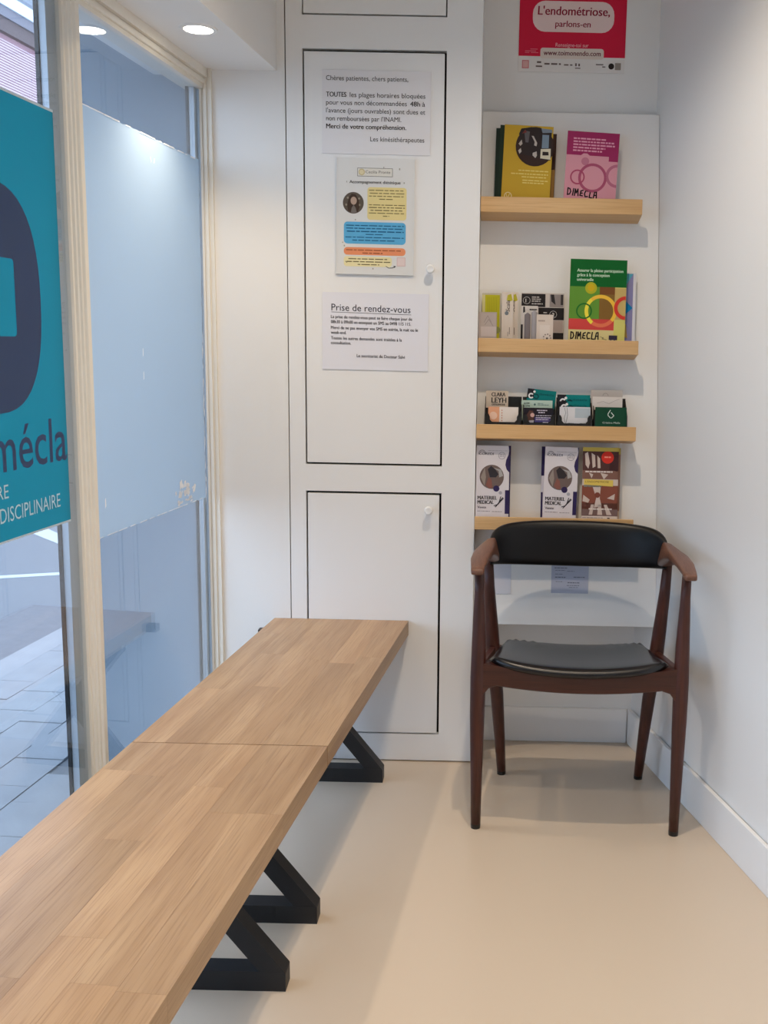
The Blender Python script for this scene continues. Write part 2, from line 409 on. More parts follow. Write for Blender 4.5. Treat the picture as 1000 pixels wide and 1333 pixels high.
class Sheet:
    """printed face of a thin flat thing: local x right, z up, face looking to -y"""
    def __init__(s, root, W, H, T=0.0, x0=None): s.r = root; s.W = W; s.H = H; s.n = 0; s.x0 = -W / 2 if x0 is None else x0
    def P(s, fx, fz, lay): return (s.x0 + fx * s.W, -0.00025 * lay, fz * s.H)
    def poly(s, pts, m, lay=1, name='printed_shape', parent=None):
        v = [s.P(a, b, lay) for a, b in pts]
        return link_mesh(name, v, [tuple(range(len(v)))], m, parent or s.r)
    def rect(s, a, b, c, d, m, lay=1, rad=0.0, name='printed_panel', parent=None):
        if rad <= 0: return s.poly([(a, b), (c, b), (c, d), (a, d)], m, lay, name, parent)
        rx, rz = rad / s.W, rad / s.H; pts = []
        for cx, cz, a0 in ((c - rx, b + rz, -90), (c - rx, d - rz, 0), (a + rx, d - rz, 90), (a + rx, b + rz, 180)):
            for i in range(6):
                t = math.radians(a0 + 90 * i / 5); pts.append((cx + rx * math.cos(t), cz + rz * math.sin(t)))
        return s.poly(pts, m, lay, name, parent)
    def disc(s, cx, cz, rad, m, lay=1, n=28, name='printed_disc', sx=1.0, parent=None):
        return s.poly([(cx + sx * rad / s.W * math.cos(2 * math.pi * i / n), cz + rad / s.H * math.sin(2 * math.pi * i / n)) for i in range(n)], m, lay, name, parent)
    def ring(s, cx, cz, ro, ri, m, lay=1, a0=0, a1=360, n=36, name='printed_ring'):
        v = []; f = []
        for i in range(n + 1):
            t = math.radians(a0 + (a1 - a0) * i / n)
            for r in (ro, ri): v.append(s.P(cx + r / s.W * math.cos(t), cz + r / s.H * math.sin(t), lay))
        for i in range(n): f.append((2 * i, 2 * i + 1, 2 * i + 3, 2 * i + 2))
        return link_mesh(name, v, f, m, s.r)
    def text(s, lines, m, lay=2, bold=0.0, shear=0.0, name='lettering', drop=0.0):
        """lines: (string, fx0, fx1 or None, fz baseline, cap height in metres)"""
        V = []; Fc = []
        for st, fx0, fx1, fz, cap in lines:
            v, f = text_geo(st, 0.0, shear); b = len(V)
            k = cap / 0.70; mx = max(q[0] for q in v); mn = min(q[0] for q in v)
            kx = k if fx1 is None else (fx1 - fx0) * s.W / max(1e-6, mx - mn)
            x0 = s.x0 + fx0 * s.W
            for q in v:
                xx = (q[0] - mn) * kx
                V.append((x0 + xx, -0.00025 * lay, fz * s.H + q[1] * k - drop * xx))
            Fc += [tuple(b + i for i in p) for p in f]
            if bold > 0:          # heavier weight: a second strike beside the first
                b2 = len(V)
                V += [(p[0] + bold * k * 3.0, p[1] - 0.0001, p[2]) for p in V[b:b2]]
                Fc += [tuple(b2 + i for i in p) for p in f]
        o = link_mesh(name, V, Fc, m, s.r)
        if len(lines) > 1: o['kind'] = 'stuff'
        return o
    def bars(s, rows, m, lay=2, name='printed_text_lines'):
        """rows of small print too small to read: (fx0, fx1, fz, height in metres), broken into words"""
        V = []; Fc = []; rnd = random.Random(len(rows) * 17 + 3)
        for a, b, z, h in rows:
            x = a
            while x < b - 0.008:
                w = min(b - x, rnd.uniform(0.03, 0.11)); i = len(V)
                V += [s.P(x, z, lay), s.P(x + w, z, lay), s.P(x + w, z + h / s.H, lay), s.P(x, z + h / s.H, lay)]
                Fc.append((i, i + 1, i + 2, i + 3)); x += w + 0.014
        o = link_mesh(name, V, Fc, m, s.r); o['kind'] = 'stuff'
        return o
    def strokes(s, lines, wd, m, lay=3, name='handwriting'):
        V = []; Fc = []
        for pl in lines:
            for (ax, az), (bx, bz) in zip(pl[:-1], pl[1:]):
                A = Vector((ax * s.W, az * s.H)); B = Vector((bx * s.W, bz * s.H)); d = (B - A)
                if d.length < 1e-7: continue
                d.normalize(); nn = Vector((-d.y, d.x)) * wd / 2; e = d * wd * 0.35; i = len(V)
                for q in (A - e - nn, B + e - nn, B + e + nn, A - e + nn): V.append((s.x0 + q.x, -0.00025 * lay, q.y))
                Fc.append((i, i + 1, i + 2, i + 3))
        o = link_mesh(name, V, Fc, m, s.r)
        if len(lines) > 1: o['kind'] = 'stuff'
        return o

def sheet(name, mw, W, H, T, m, label, cat, group=None, sag=0.0):
    """thin solid sheet; origin at the middle of its bottom edge, front face at local y = 0"""
    o = MB().box(-W / 2, W / 2, 0, T, 0, H).build(name, m)
    o.matrix_world = mw
    tag(o, label, cat, group)
    return o, Sheet(o, W, H, T)

def hand_dimecla(sh, x0, z0, w, h, wd, slope=0.0):
    """the marker lettering DIMECLA, drawn stroke by stroke"""
    L = [[[(0, 0), (0.05, 1), (0.5, .9), (.75, .5), (.5, .1), (0, 0)]], [[(0.1, 0), (0.3, 1)]], [[(0, 0), (.15, 1), (.4, .4), (.75, 1), (.85, 0)]],
         [[(.7, .95), (.15, .8), (.1, .5), (.55, .5)], [(.1, .5), (0, .15), (.6, .1)]], [[(.8, .9), (.3, .95), (0, .5), (.2, .05), (.75, .1)]],
         [[(.2, 1), (0, .05), (.6, 0)]], [[(0, 0), (.3, .95), (.7, 1), (.75, 0)], [(.15, .45), (.75, .45)]]]
    adv = [0.9, 0.45, 1.05, 0.85, 0.95, 0.75, 1.0]; tot = sum(adv); x = 0; out = []
    for g, a in zip(L, adv):
        for pl in g: out.append([(x0 + (x + px * 0.82) / tot * w, z0 + pz * h - slope * (x / tot)) for px, pz in pl])
        x += a
    return sh.strokes(out, wd, ink(22, 18, 20))

# ------------------------------------------------------------------ teal sign on the glass
sg = empty('window_sign', WIN_M @ Matrix.Translation((0.0012, -0.812, 0.846)), 'teal vinyl clinic sign with navy logo stuck on the shop window', 'sign')
sg.rotation_mode = 'QUATERNION'
SGW, SGH = 1.20, 0.812
# the sheet is read from inside: local x = off, y = s, z up
def sgp(x, z, lay): return (0.0004 * lay, -x, z)      # x runs from the edge by the mullion towards the street door
link_mesh('sign_sheet', [sgp(0, 0, 0), sgp(SGW, 0, 0), sgp(SGW, SGH, 0), sgp(0, SGH, 0)], [(0, 1, 2, 3)], M_teal, sg)
def sg_poly(pts, m, lay, name): return link_mesh(name, [sgp(a, b, lay) for a, b in pts], [tuple(range(len(pts)))], m, sg)
def sg_text(st, right, width, base, cap, m, lay, bold=0.0):
    v, f = text_geo(st, bold); mn = min(q[0] for q in v); mx = max(q[0] for q in v); k = cap / 0.70
    kx = width / (mx - mn)
    return link_mesh('lettering', [sgp(right + (mx - q[0]) * kx, base + q[1] * k, lay) for q in v], f, m, sg)
# logo: a rounded letter D with a square counter
dpts = []
x_r, x_l, zc, hz = 0.080, 0.42, 0.442, 0.206
for i in range(25):
    t = math.radians(-90 + 180 * i / 24)
    dpts.append((x_r + 0.17 - 0.17 * math.copysign(abs(math.cos(t)) ** 0.72, math.cos(t)), zc + hz * math.copysign(abs(math.sin(t)) ** 0.85, math.sin(t))))
dpts += [(x_l, zc + hz), (x_l, zc - hz)]
def rr(x0, x1, z0, z1, r):
    p = []
    for cx, cz, a0 in ((x1 - r, z0 + r, -90), (x1 - r, z1 - r, 0), (x0 + r, z1 - r, 90), (x0 + r, z0 + r, 180)):
        for i in range(5):
            t = math.radians(a0 + 90 * i / 4); p.append((cx + r * math.cos(t), cz + r * math.sin(t)))
    return p
def ring_fill(loops):
    """flat face bounded by an outer loop and a hole"""
    cu = bpy.data.curves.new('tmp', 'CURVE'); cu.dimensions = '2D'; cu.fill_mode = 'BOTH'
    for lp in loops:
        sp_ = cu.splines.new('POLY'); sp_.points.add(len(lp) - 1); sp_.use_cyclic_u = True
        for p_, q_ in zip(sp_.points, lp): p_.co = (q_[0], q_[1], 0, 1)
    ob = bpy.data.objects.new('tmp', cu); C.objects.link(ob)
    dg = bpy.context.evaluated_depsgraph_get(); dg.update()
    me = bpy.data.meshes.new_from_object(ob.evaluated_get(dg))
    r = ([(q_.co.x, q_.co.y) for q_ in me.vertices], [tuple(p_.vertices) for p_ in me.polygons])
    bpy.data.objects.remove(ob); bpy.data.curves.remove(cu); bpy.data.meshes.remove(me)
    return r
dv, df = ring_fill([dpts, rr(0.171, 0.33, 0.375, 0.515, 0.008)])
link_mesh('logo_letter', [sgp(a, b, 1) for a, b in dv], df, M_navy, sg)
sg_text('Dim\u00e9cla', 0.004, 0.385, 0.130, 0.088, M_navy, 1, 0.004)
sg_text('CENTRE', 0.228, 0.135, 0.081, 0.026, M_wvin, 1)
sg_text('DISCIPLINAIRE', 0.040, 0.220, 0.037, 0.028, M_wvin, 1)
for za, zb in ((0.0, 0.004), (SGH - 0.005, SGH)):
    link_mesh('white_border', [sgp(0, za, 1), sgp(SGW, za, 1), sgp(SGW, zb, 1), sgp(0, zb, 1)], [(0, 1, 2, 3)], M_wvin, sg)

# ------------------------------------------------------------------ built-in cupboard
cb = empty('built_in_cupboard', (-0.318, YC, 0), 'tall white built-in cupboard with flush doors and paper notices', 'cupboard')
def cbx(name, x0, x1, y0, y1, z0, z1, m, parent=None, bevel=0.0):
    return MB().box(x0 + 0.318, x1 + 0.318, y0 - YC, y1 - YC, z0, z1).build(name, m, parent or cb, bevel=bevel)
X0, X1 = -0.5805, -0.055
fr = MB()
def fb(x0, x1, z0, z1): fr.box(x0 + 0.318, x1 + 0.318, 0, 0.022, z0, z1)
fb(X0, -0.536, 0.004, CEIL); fb(-0.150, X1, 0.004, CEIL)
fb(-0.536, -0.150, 0.004, 0.084); fb(-0.536, -0.150, 0.805, 0.881); fb(-0.536, -0.150, 1.996, 2.080)
fr.build('face_frame', M_cup, cb)
cbx('side_panel', X1 - 0.022, X1, YC + 0.022, YB - 0.001, 0.004, CEIL, M_cup)
cbx('side_panel', X0, X0 + 0.02, YC + 0.022, YB - 0.001, 0.004, CEIL, M_cup)
cbx('back_panel', X0 + 0.02, X1 - 0.022, YB - 0.05, YB - 0.04, 0.004, CEIL, M_shade)
cbx('gap_shade', X0 - 0.003, X0, YC + 0.012, YC + 0.05, 0.0, CEIL, M_shade)  # dark strip standing in for the shade in the gap
def knob(parent, x, z):
    r = []
    for y, ra in ((0.0, 0.0075), (-0.006, 0.006), (-0.012, 0.0065), (-0.016, 0.0105), (-0.022, 0.0125), (-0.0255, 0.0115), (-0.027, 0.0085), (-0.0262, 0.006)):
        r.append(ring((x + 0.318, y, z), ra, 20, (1, 0, 0), (0, 0, 1)))
    MB().loft(r).build('knob', M_knob, parent, smooth=True)
d1 = cbx('door', -0.5315, -0.1555, YC, YC + 0.019, 0.8865, 1.9885, M_cup, bevel=0.0008)
knob(d1, -0.187, 1.426)
d2_ = cbx('door', -0.531, -0.1562, YC, YC + 0.019, 0.0885, 0.7985, M_cup, bevel=0.0008)
knob(d2_, -0.185, 0.757)
cbx('door', -0.533, -0.1535, YC, YC + 0.019, 2.0845, 2.46, M_cup, bevel=0.0008)

# ------------------------------------------------------------------ paper notices on the cupboard
def on_cup(x, z, roll=0.0, T=0.0012): return Matrix.Translation((x, YC - 0.0008 - T, z)) @ Matrix.Rotation(roll, 4, 'Y')
n1, s1 = sheet('paper_notice', on_cup(-0.338, 1.727, 0.004), 0.292, 0.215, 0.0012, mat('paper_warm', (0.80, 0.785, 0.80, 1), 0.7, 0.2, 0.01),
               'white paper notice beginning with the words Ch\u00e8res patientes, topmost on the cupboard', 'notice')
cp = 0.0124
T1 = ink(44, 40, 42)
s1.text([('Ch\u00e8res patientes, chers patients,', 0.037, 0.79, 0.875, cp), ('les plages horaires bloqu\u00e9es', 0.255, 0.95, 0.68, cp),
         ('pour vous non d\u00e9command\u00e9es', 0.037, 0.78, 0.585, cp), ('\u00e0', 0.92, 0.948, 0.585, cp),
         ("l'avance (jours ouvrables) sont dues et", 0.037, 0.95, 0.49, cp), ("non rembours\u00e9es par l'INAMI.", 0.037, 0.73, 0.395, cp),
         ('Les kin\u00e9sith\u00e9rapeutes', 0.445, 0.945, 0.155, cp)], T1)
s1.text([('TOUTES', 0.037, 0.222, 0.68, cp), ('48h', 0.81, 0.90, 0.585, cp), ('Merci de votre compr\u00e9hension.', 0.037, 0.775, 0.30, cp)], ink(24, 20, 22), bold=0.012)

n2, s2 = sheet('dietary_flyer', on_cup(-0.341, 1.409, 0.006, 0.004), 0.213, 0.307, 0.004, mat('paper_flyer', (0.76, 0.755, 0.735, 1), 0.35, 0.45, 0.01),
               'dietary advice flyer with blue, yellow and orange text boxes in a plastic sleeve', 'flyer')
Y_, B_, O_, Y2_ = ink(232, 214, 150), ink(96, 176, 220), ink(236, 150, 106), ink(238, 226, 176)
GR = ink(120, 116, 108)
s2.rect(0.27, 0.845, 0.72, 0.918, GR, 1); s2.rect(0.276, 0.849, 0.714, 0.914, ink(226, 222, 212), 2)
s2.disc(0.325, 0.882, 0.0085, ink(206, 190, 140), 3); s2.disc(0.325, 0.882, 0.0062, ink(228, 216, 178), 4)
s2.text([('Cecilia Pronte', 0.375, 0.69, 0.872, 0.0078)], GR, 3)
s2.text([('Accompagnement di\u00e9t\u00e9tique', 0.17, 0.82, 0.785, 0.0080)], ink(64, 60, 62), 3, bold=0.008)
s2.rect(0.40, 0.475, 0.90, 0.755, Y_, 1, 0.008); s2.rect(0.10, 0.265, 0.895, 0.455, B_, 1, 0.010)
s2.rect(0.10, 0.168, 0.895, 0.235, O_, 1, 0.0095); s2.rect(0.10, 0.068, 0.72, 0.155, Y2_, 1, 0.008)
s2.bars([(0.42, 0.88, 0.725, .0022), (0.43, 0.87, 0.70, .0022), (0.42, 0.88, 0.675, .0022), (0.55, 0.73, 0.65, .0022), (0.42, 0.88, 0.60, .0022),
         (0.42, 0.88, 0.577, .0026), (0.44, 0.86, 0.553, .0026), (0.42, 0.88, 0.53, .0022), (0.60, 0.68, 0.505, .0022)], ink(132, 116, 74), 2)
s2.bars([(0.13, 0.87, 0.42, .0024), (0.13, 0.87, 0.395, .0026), (0.14, 0.87, 0.368, .003), (0.38, 0.60, 0.345, .0022), (0.12, 0.87, 0.318, .0024), (0.21, 0.77, 0.292, .0026)], ink(36, 96, 140), 2)
s2.bars([(0.13, 0.85, 0.207, .0024), (0.34, 0.60, 0.182, .0024)], ink(158, 84, 54), 2)
s2.bars([(0.16, 0.66, 0.130, .0024), (0.14, 0.70, 0.106, .0024), (0.28, 0.56, 0.082, .0022)], ink(110, 98, 64), 2)
s2.strokes([[(0.645, 0.075), (0.68, 0.060), (0.73, 0.062), (0.765, 0.075)], [(0.745, 0.078), (0.768, 0.076), (0.755, 0.066)], [(0.125, 0.112), (0.14, 0.10)]], 0.0014, ink(40, 38, 40))
s2.rect(0.785, 0.078, 0.895, 0.155, ink(222, 190, 186), 1); s2.rect(0.793, 0.084, 0.887, 0.149, ink(232, 212, 208), 2)
# round portrait: dark background, long hair, face, jumper
s2.disc(0.22, 0.617, 0.0285, ink(98, 88, 78), 1, name='portrait_photo')
s2.poly([(0.155, 0.545), (0.14, 0.60), (0.165, 0.665), (0.20, 0.695), (0.25, 0.69), (0.29, 0.64), (0.30, 0.58), (0.28, 0.54), (0.22, 0.528)], ink(70, 54, 44), 2, 'portrait_hair')
s2.disc(0.225, 0.635, 0.0105, ink(186, 160, 142), 3, name='portrait_face', sx=0.8)
s2.poly([(0.19, 0.535), (0.20, 0.575), (0.225, 0.60), (0.25, 0.575), (0.265, 0.538), (0.22, 0.528)], ink(120, 112, 106), 3, 'portrait_jumper')
for a, b in ((0.13, 0.60), (0.15, 0.66), (0.295, 0.655), (0.30, 0.60)): s2.disc(a, b, 0.003, ink(150, 140, 124), 2, 8)
s2.bars([(0.10, 0.115, 0.24, .004), (0.47, 0.485, 0.045, .004), (0.60, 0.612, 0.92, .003), (0.13, 0.14, 0.79, .004), (0.86, 0.875, 0.79, .004), (0.08, 0.092, 0.27, .003), (0.24, 0.255, 0.468, .003), (0.80, 0.815, 0.905, .005)], ink(168, 164, 150), 2)
for a in ((-0.1065, -0.1035), (0.1035, 0.1065)): link_mesh('sleeve_edge', [(a[0], -0.0012, 0), (a[1], -0.0012, 0), (a[1], -0.0012, 0.307), (a[0], -0.0012, 0.307)], [(0, 1, 2, 3)], M_plastic, n2)
link_mesh('sleeve_edge', [(-0.1065, -0.0013, 0), (0.1065, -0.0013, 0), (0.1065, -0.0013, 0.004), (-0.1065, -0.0013, 0.004)], [(0, 1, 2, 3)], M_plastic, n2)

n3, s3 = sheet('paper_notice', on_cup(-0.3395, 1.1485, 0.004), 0.294, 0.211, 0.0012, mat('paper_cool', (0.80, 0.80, 0.86, 1), 0.7, 0.2, 0.01),
               'white paper notice headed Prise de rendez-vous taped below the dietary flyer', 'notice')
I3 = ink(46, 46, 58)
s3.text([('Prise de rendez-vous', 0.085, 0.83, 0.765, 0.0185)], I3, drop=0.012)
s3.strokes([[(0.085, 0.745), (0.835, 0.73)]], 0.0010, I3, 2, 'underline')
c3 = 0.0086
s3.text([('La prise de rendez-vous peut se faire chaque jour de', 0.08, 0.845, 0.665, c3), ('08h30 \u00e0 09h00 en envoyant un SMS au 0498 115 115.', 0.08, 0.835, 0.60, c3),
         ('Merci de ne pas envoyer vos SMS en soir\u00e9e, la nuit ou le', 0.08, 0.90, 0.525, c3), ('week-end.', 0.08, 0.225, 0.462, c3),
         ('Toutes les autres demandes sont trait\u00e9es \u00e0 la', 0.08, 0.75, 0.39, c3), ('consultation.', 0.08, 0.27, 0.328, c3),
         ('Le secr\u00e9tariat du Docteur Salvi', 0.325, 0.78, 0.165, c3)], I3, bold=0.010, drop=0.010)

# ------------------------------------------------------------------ poster above the board
po, sp = sheet('poster', Matrix.Translation((0.1945, YB - 0.0022, 1.994)) @ Matrix.Rotation(0.004, 4, 'Y'), 0.302, 0.427, 0.0014, mat('poster_paper', (0.80, 0.77, 0.74, 1), 0.5, 0.3, 0.01),
               'crimson awareness poster about endometriosis on the niche wall above the board', 'poster')
RED = ink(214, 30, 66); PK = ink(240, 214, 210)
sp.rect(0.0, 0.098, 1.0, 1.0, RED, 1); sp.rect(0.125, 0.252, 0.885, 0.445, PK, 2, 0.034)
sp.text([("L'endom\u00e9triose,", 0.17, 0.84, 0.358, 0.0235), ('parlons-en', 0.335, 0.665, 0.285, 0.0170)], ink(150, 24, 54), 3, bold=0.012, shear=0.05)
sp.text([('Renseigne-toi sur', 0.345, 0.655, 0.160, 0.0105)], ink(246, 190, 196), 3, shear=0.05)
sp.rect(0.205, 0.085, 0.80, 0.152, ink(228, 214, 204), 2, 0.007)
sp.text([('www.toimonendo.com', 0.235, 0.77, 0.106, 0.0138)], ink(110, 34, 50), 3, bold=0.01, shear=0.05)
sp.rect(0.035, 0.02, 0.10, 0.072, ink(214, 130, 136), 2); sp.rect(0.043, 0.026, 0.092, 0.066, ink(226, 178, 176), 3)
sp.disc(0.875, 0.044, 0.0082, ink(44, 36, 36), 2); sp.rect(0.91, 0.022, 0.965, 0.066, ink(150, 140, 132), 2)
sp.bars([(0.175, 0.215, 0.055, .005), (0.165, 0.225, 0.030, .004), (0.245, 0.40, 0.046, .0045), (0.43, 0.51, 0.043, .0035), (0.535, 0.55, 0.04, .008), (0.565, 0.58, 0.04, .007), (0.535, 0.585, 0.025, .0025), (0.73, 0.80, 0.05, .003), (0.79, 0.82, 0.036, .003)], ink(110, 96, 92), 2)
sp.bars([(0.06, 0.185, 0.128, .0018), (0.06, 0.185, 0.118, .0018), (0.11, 0.185, 0.14, .0018)], ink(232, 120, 140), 2)

# ------------------------------------------------------------------ leaning display board with ledges
LEAN = math.atan(0.0972)
RK = Matrix.Translation((0, 2.944, 0.419)) @ Matrix.Rotation(-LEAN, 4, 'X')
rack = empty('leaflet_rack', RK, 'tall white display board with four wooden ledges leaning in the niche', 'leaflet rack')
bo = MB().prism([(-0.0545, 0, 0), (0.481, 0, 0), (0.4885 - 0.0075 + 0.0035, 0, 0), (0.4845, 0.018, 0), (-0.0545, 0.018, 0)][:0] or
                [(-0.0545, 0, 0), (0.480, 0, 0), (0.476, 0.018, 0), (-0.0545, 0.018, 0)],
                [(-0.0545, 0, 1.466), (0.4475, 0, 1.466), (0.4435, 0.018, 1.466), (-0.0545, 0.018, 1.466)]).build('back_board', M_board, rack, bevel=0.0012)
MB().box(-0.03, 0.42, 0.018, 0.120, 0.02, 0.06).build('mounting_cleat', M_board, rack)
LIPS = [(1.166, 1.208), (0.781, 0.8195), (0.5405, 0.580), (0.2835, 0.320)]
DW = 0.09
for i, (a, b) in enumerate(LIPS):
    lg = MB()
    # profile (y, z): front lip, tray floor sloping a touch down to the board
    pr = [(0.0, a - 0.006), (0.0, a + 0.008), (-DW + 0.014, a + 0.012), (-DW + 0.014, b), (-DW, b), (-DW, a)]
    lg.prism([(-0.0535, y, z) for y, z in pr], [(0.394, y, z) for y, z in pr])
    lg.build('ledge', M_beech, rack, bevel=0.0012)

def on_rack(u, v, w, roll=0.0, lean=0.0):
    return RK @ Matrix.Translation((u, -w, v)) @ Matrix.Rotation(roll, 4, 'Y') @ Matrix.Rotation(lean, 4, 'X')
def leaflet(name, led, u0, u1, vtop, w, T, m, label, cat, roll=0.0, group=None, vb=None):
    v0 = (LIPS[led][0] + 0.0125 + abs(roll) * (u1 - u0) / 2) if vb is None else vb
    return sheet(name, on_rack((u0 + u1) / 2, v0, w, roll), u1 - u0, vtop - v0, T, m, label, cat, group)

# --- top ledge
m_ = ink
o, s = leaflet('brochure', 0, 0.001, 0.137, 1.412, 0.056, 0.006, m_(176, 140, 40), 'yellow brochure with a round photo of machinery on the top ledge', 'brochure', 0.035)
s.rect(0, 0, 1, 1, m_(196, 160, 48), 1)
s.disc(0.64, 0.755, 0.054, m_(52, 34, 32), 2)
s.poly([(0.30, 0.90), (0.34, 0.96), (0.55, 0.985), (0.97, 0.965), (0.97, 0.60), (0.36, 0.66)], m_(44, 36, 38), 3, 'cover_photo')
s.poly([(0.76, 0.62), (0.97, 0.61), (0.965, 0.74), (0.76, 0.73)], m_(214, 208, 186), 4, 'cover_photo')
s.poly([(0.78, 0.74), (0.92, 0.745), (0.915, 0.90), (0.78, 0.90)], m_(122, 142, 160), 4, 'cover_photo')
s.poly([(0.78, 0.92), (0.98, 0.93), (0.97, 0.965), (0.75, 0.975)], m_(120, 132, 146), 4, 'cover_photo')
s.poly([(0.80, 0.655), (0.93, 0.66), (0.92, 0.70), (0.80, 0.70)], m_(40, 34, 34), 5, 'cover_photo')
for pts in ([(0.56, 0.88), (0.60, 0.88), (0.68, 0.80), (0.67, 0.76), (0.62, 0.77), (0.63, 0.81)], [(0.60, 0.68), (0.68, 0.70), (0.69, 0.65), (0.66, 0.62), (0.60, 0.65)], [(0.30, 0.70), (0.35, 0.73), (0.37, 0.69), (0.33, 0.66)], [(0.30, 0.78), (0.36, 0.83), (0.38, 0.78), (0.34, 0.755)]):
    s.poly(pts, m_(186, 178, 172), 4, 'cover_photo')
s.poly([(0.40, 0.94), (0.52, 0.93), (0.50, 0.80), (0.44, 0.80)], m_(92, 88, 92), 4, 'cover_photo'); s.poly([(0.36, 0.90), (0.42, 0.95), (0.46, 0.92)], m_(120, 50, 50), 5, 'cover_photo')
s.bars([(0.33, 0.94, 0.46, .003), (0.18, 0.94, 0.42, .003), (0.40, 0.92, 0.385, .003), (0.42, 0.94, 0.345, .003), (0.42, 0.86, 0.315, .003)], m_(226, 206, 120), 2)
s.ring(0.14, 0.155, 0.011, 0.0085, m_(226, 206, 150), 2, -30, 210); s.strokes([[(0.10, 0.18), (0.13, 0.125), (0.17, 0.18)], [(0.13, 0.125), (0.16, 0.11)]], 0.0018, m_(226, 206, 150))
leaflet('brochure', 0, -0.008, 0.122, 1.4145, 0.046, 0.008, m_(28, 52, 40), 'dark green brochure directly behind the yellow one on the top ledge', 'brochure', 0.02)
leaflet('brochure', 0, -0.0175, 0.108, 1.409, 0.036, 0.006, m_(24, 46, 38), 'dark green brochure at the back of the yellow brochure stack', 'brochure', 0.012)
o, s = leaflet('brochure', 0, 0.022, 0.1495, 1.402, 0.024, 0.006, m_(120, 88, 40), 'brown and ochre brochure peeking out to the side of the yellow one', 'brochure', 0.03)
s.rect(0.6, 0.55, 1, 1, m_(66, 40, 34), 1); s.rect(0.6, 0.0, 1, 0.55, m_(160, 120, 60), 1)
o, s = leaflet('brochure', 0, 0.1755, 0.3205, 1.3975, 0.056, 0.005, m_(206, 140, 152), 'pink brochure with linked rings and the handwritten word DIMECLA', 'brochure', 0.045)
s.rect(0, 0, 1, 1, m_(214, 150, 164), 1)
s.poly([(0, 0.70), (0, 1), (1, 1), (1, 0.64), (0.82, 0.64), (0.82, 0.70), (0.45, 0.70), (0.40, 0.725), (0.33, 0.725), (0.28, 0.70)], m_(156, 40, 92), 2)
s.bars([(0.12, 0.74, 0.90, .0042), (0.12, 0.90, 0.862, .0042), (0.12, 0.92, 0.824, .0042), (0.12, 0.74, 0.786, .0042), (0.12, 0.70, 0.748, .0042)], m_(222, 150, 176), 3)
s.disc(0.37, 0.625, 0.011, m_(190, 118, 140), 2)
s.ring(0.53, 0.42, 0.040, 0.0325, m_(172, 82, 112), 3); s.ring(0.24, 0.42, 0.0205, 0.0165, m_(172, 74, 106), 4)
s.ring(1.0, 0.46, 0.032, 0.024, m_(182, 106, 130), 3, 90, 270)
hand_dimecla(s, 0.07, 0.19, 0.60, 0.085, 0.0034, 0.035); s.strokes([[(0.62, 0.135), (0.76, 0.135)]], 0.004, m_(22, 18, 20))

# --- second ledge
o, s = leaflet('leaflet', 1, -0.0455, 0.009, 0.9535, 0.022, 0.002, m_(196, 190, 172), 'lime green leaflet behind the small grey card at the end of the second ledge', 'leaflet')
s.rect(0, 0, 0.93, 0.97, m_(190, 186, 40), 1); s.rect(0, 0, 0.16, 0.97, m_(214, 208, 150), 2)
s.bars([(0.30 + 0.09 * k, 0.32 + 0.09 * k, 0.55, .06) for k in range(6)], m_(160, 158, 30), 2)
s.disc(0.80, 0.35, 0.010, m_(150, 156, 90), 2)
o, s = leaflet('card', 1, -0.0535, -0.0025, 0.895, 0.060, 0.006, m_(176, 164, 158), 'small grey card with a faint drawing standing before the lime green leaflet', 'card')
s.rect(0.12, 0.05, 0.97, 0.97, m_(184, 172, 166), 1); s.rect(0.12, 0.33, 0.97, 0.60, m_(202, 190, 186), 2)
s.strokes([[(0.3, .72), (.5, .9), (.7, .72)], [(0.35, .65), (.55, .8), (.8, .62)]], 0.001, m_(140, 128, 126))
for k, (a, b, w) in enumerate(((0.0105, 0.0435, 0.030), (0.024, 0.0575, 0.018))):
    o, s = leaflet('bookmark_leaflet', 1, a, b, 0.956 + 0.002 * k, w, 0.003, m_(222, 210, 198),
                   ('narrow white leaflet with sideways script lettering beside the lime one' if k == 0 else 'narrow white leaflet half hidden behind its twin on the second ledge'), 'leaflet')
    s.poly([(0.42, 0.86), (0.70, 0.84), (0.95, 0.86), (0.80, 0.97), (0.50, 0.95)], m_(190, 184, 60), 1)
    sp_v, sp_f = text_geo('Scala', 0.0, 0.2)
    mnx = min(q[0] for q in sp_v); W_ = s.W
    link_mesh('lettering', [(s.x0 + 0.70 * W_ - q[1] * 0.016, -0.0006, 0.66 * s.H + (q[0] - mnx) * 0.017) for q in sp_v], [tuple(reversed(f)) for f in sp_f], m_(66, 58, 60), o)
    s.disc(0.44, 0.635, 0.0055, m_(124, 132, 140), 2, 16)
    s.bars([(0.68, 0.73, 0.27, .02), (0.55, 0.60, 0.24, .012)], m_(110, 100, 100), 2)
    s.bars([(0.25, 0.80, 0.175, .004), (0.25, 0.80, 0.145, .004), (0.25, 0.8, 0.115, .004)], m_(70, 62, 62), 2)
o, s = leaflet('leaflet', 1, 0.067, 0.1885, 0.9575, 0.014, 0.002, m_(206, 196, 188), 'black and white leaflet with circled numbers 1 and 2 on the second ledge', 'leaflet')
BK = m_(38, 34, 36)
s.rect(0.0, 0.76, 0.56, 0.985, BK, 1); s.rect(0.40, 0.54, 1.0, 0.75, BK, 1); s.rect(0.60, 0.10, 1, 0.32, BK, 1); s.rect(0, 0.1, 0.1, 0.55, BK, 1)
s.rect(0.66, 0.76, 0.98, 0.98, m_(150, 140, 138), 1); s.poly([(0.68, 0.98), (0.70, 0.86), (0.80, 0.80), (0.76, 0.98)], m_(48, 44, 46), 2); s.rect(0.92, 0.80, 0.98, 0.98, m_(60, 56, 58), 2)
s.rect(0.74, 0.33, 0.98, 0.53, m_(182, 166, 160), 1)
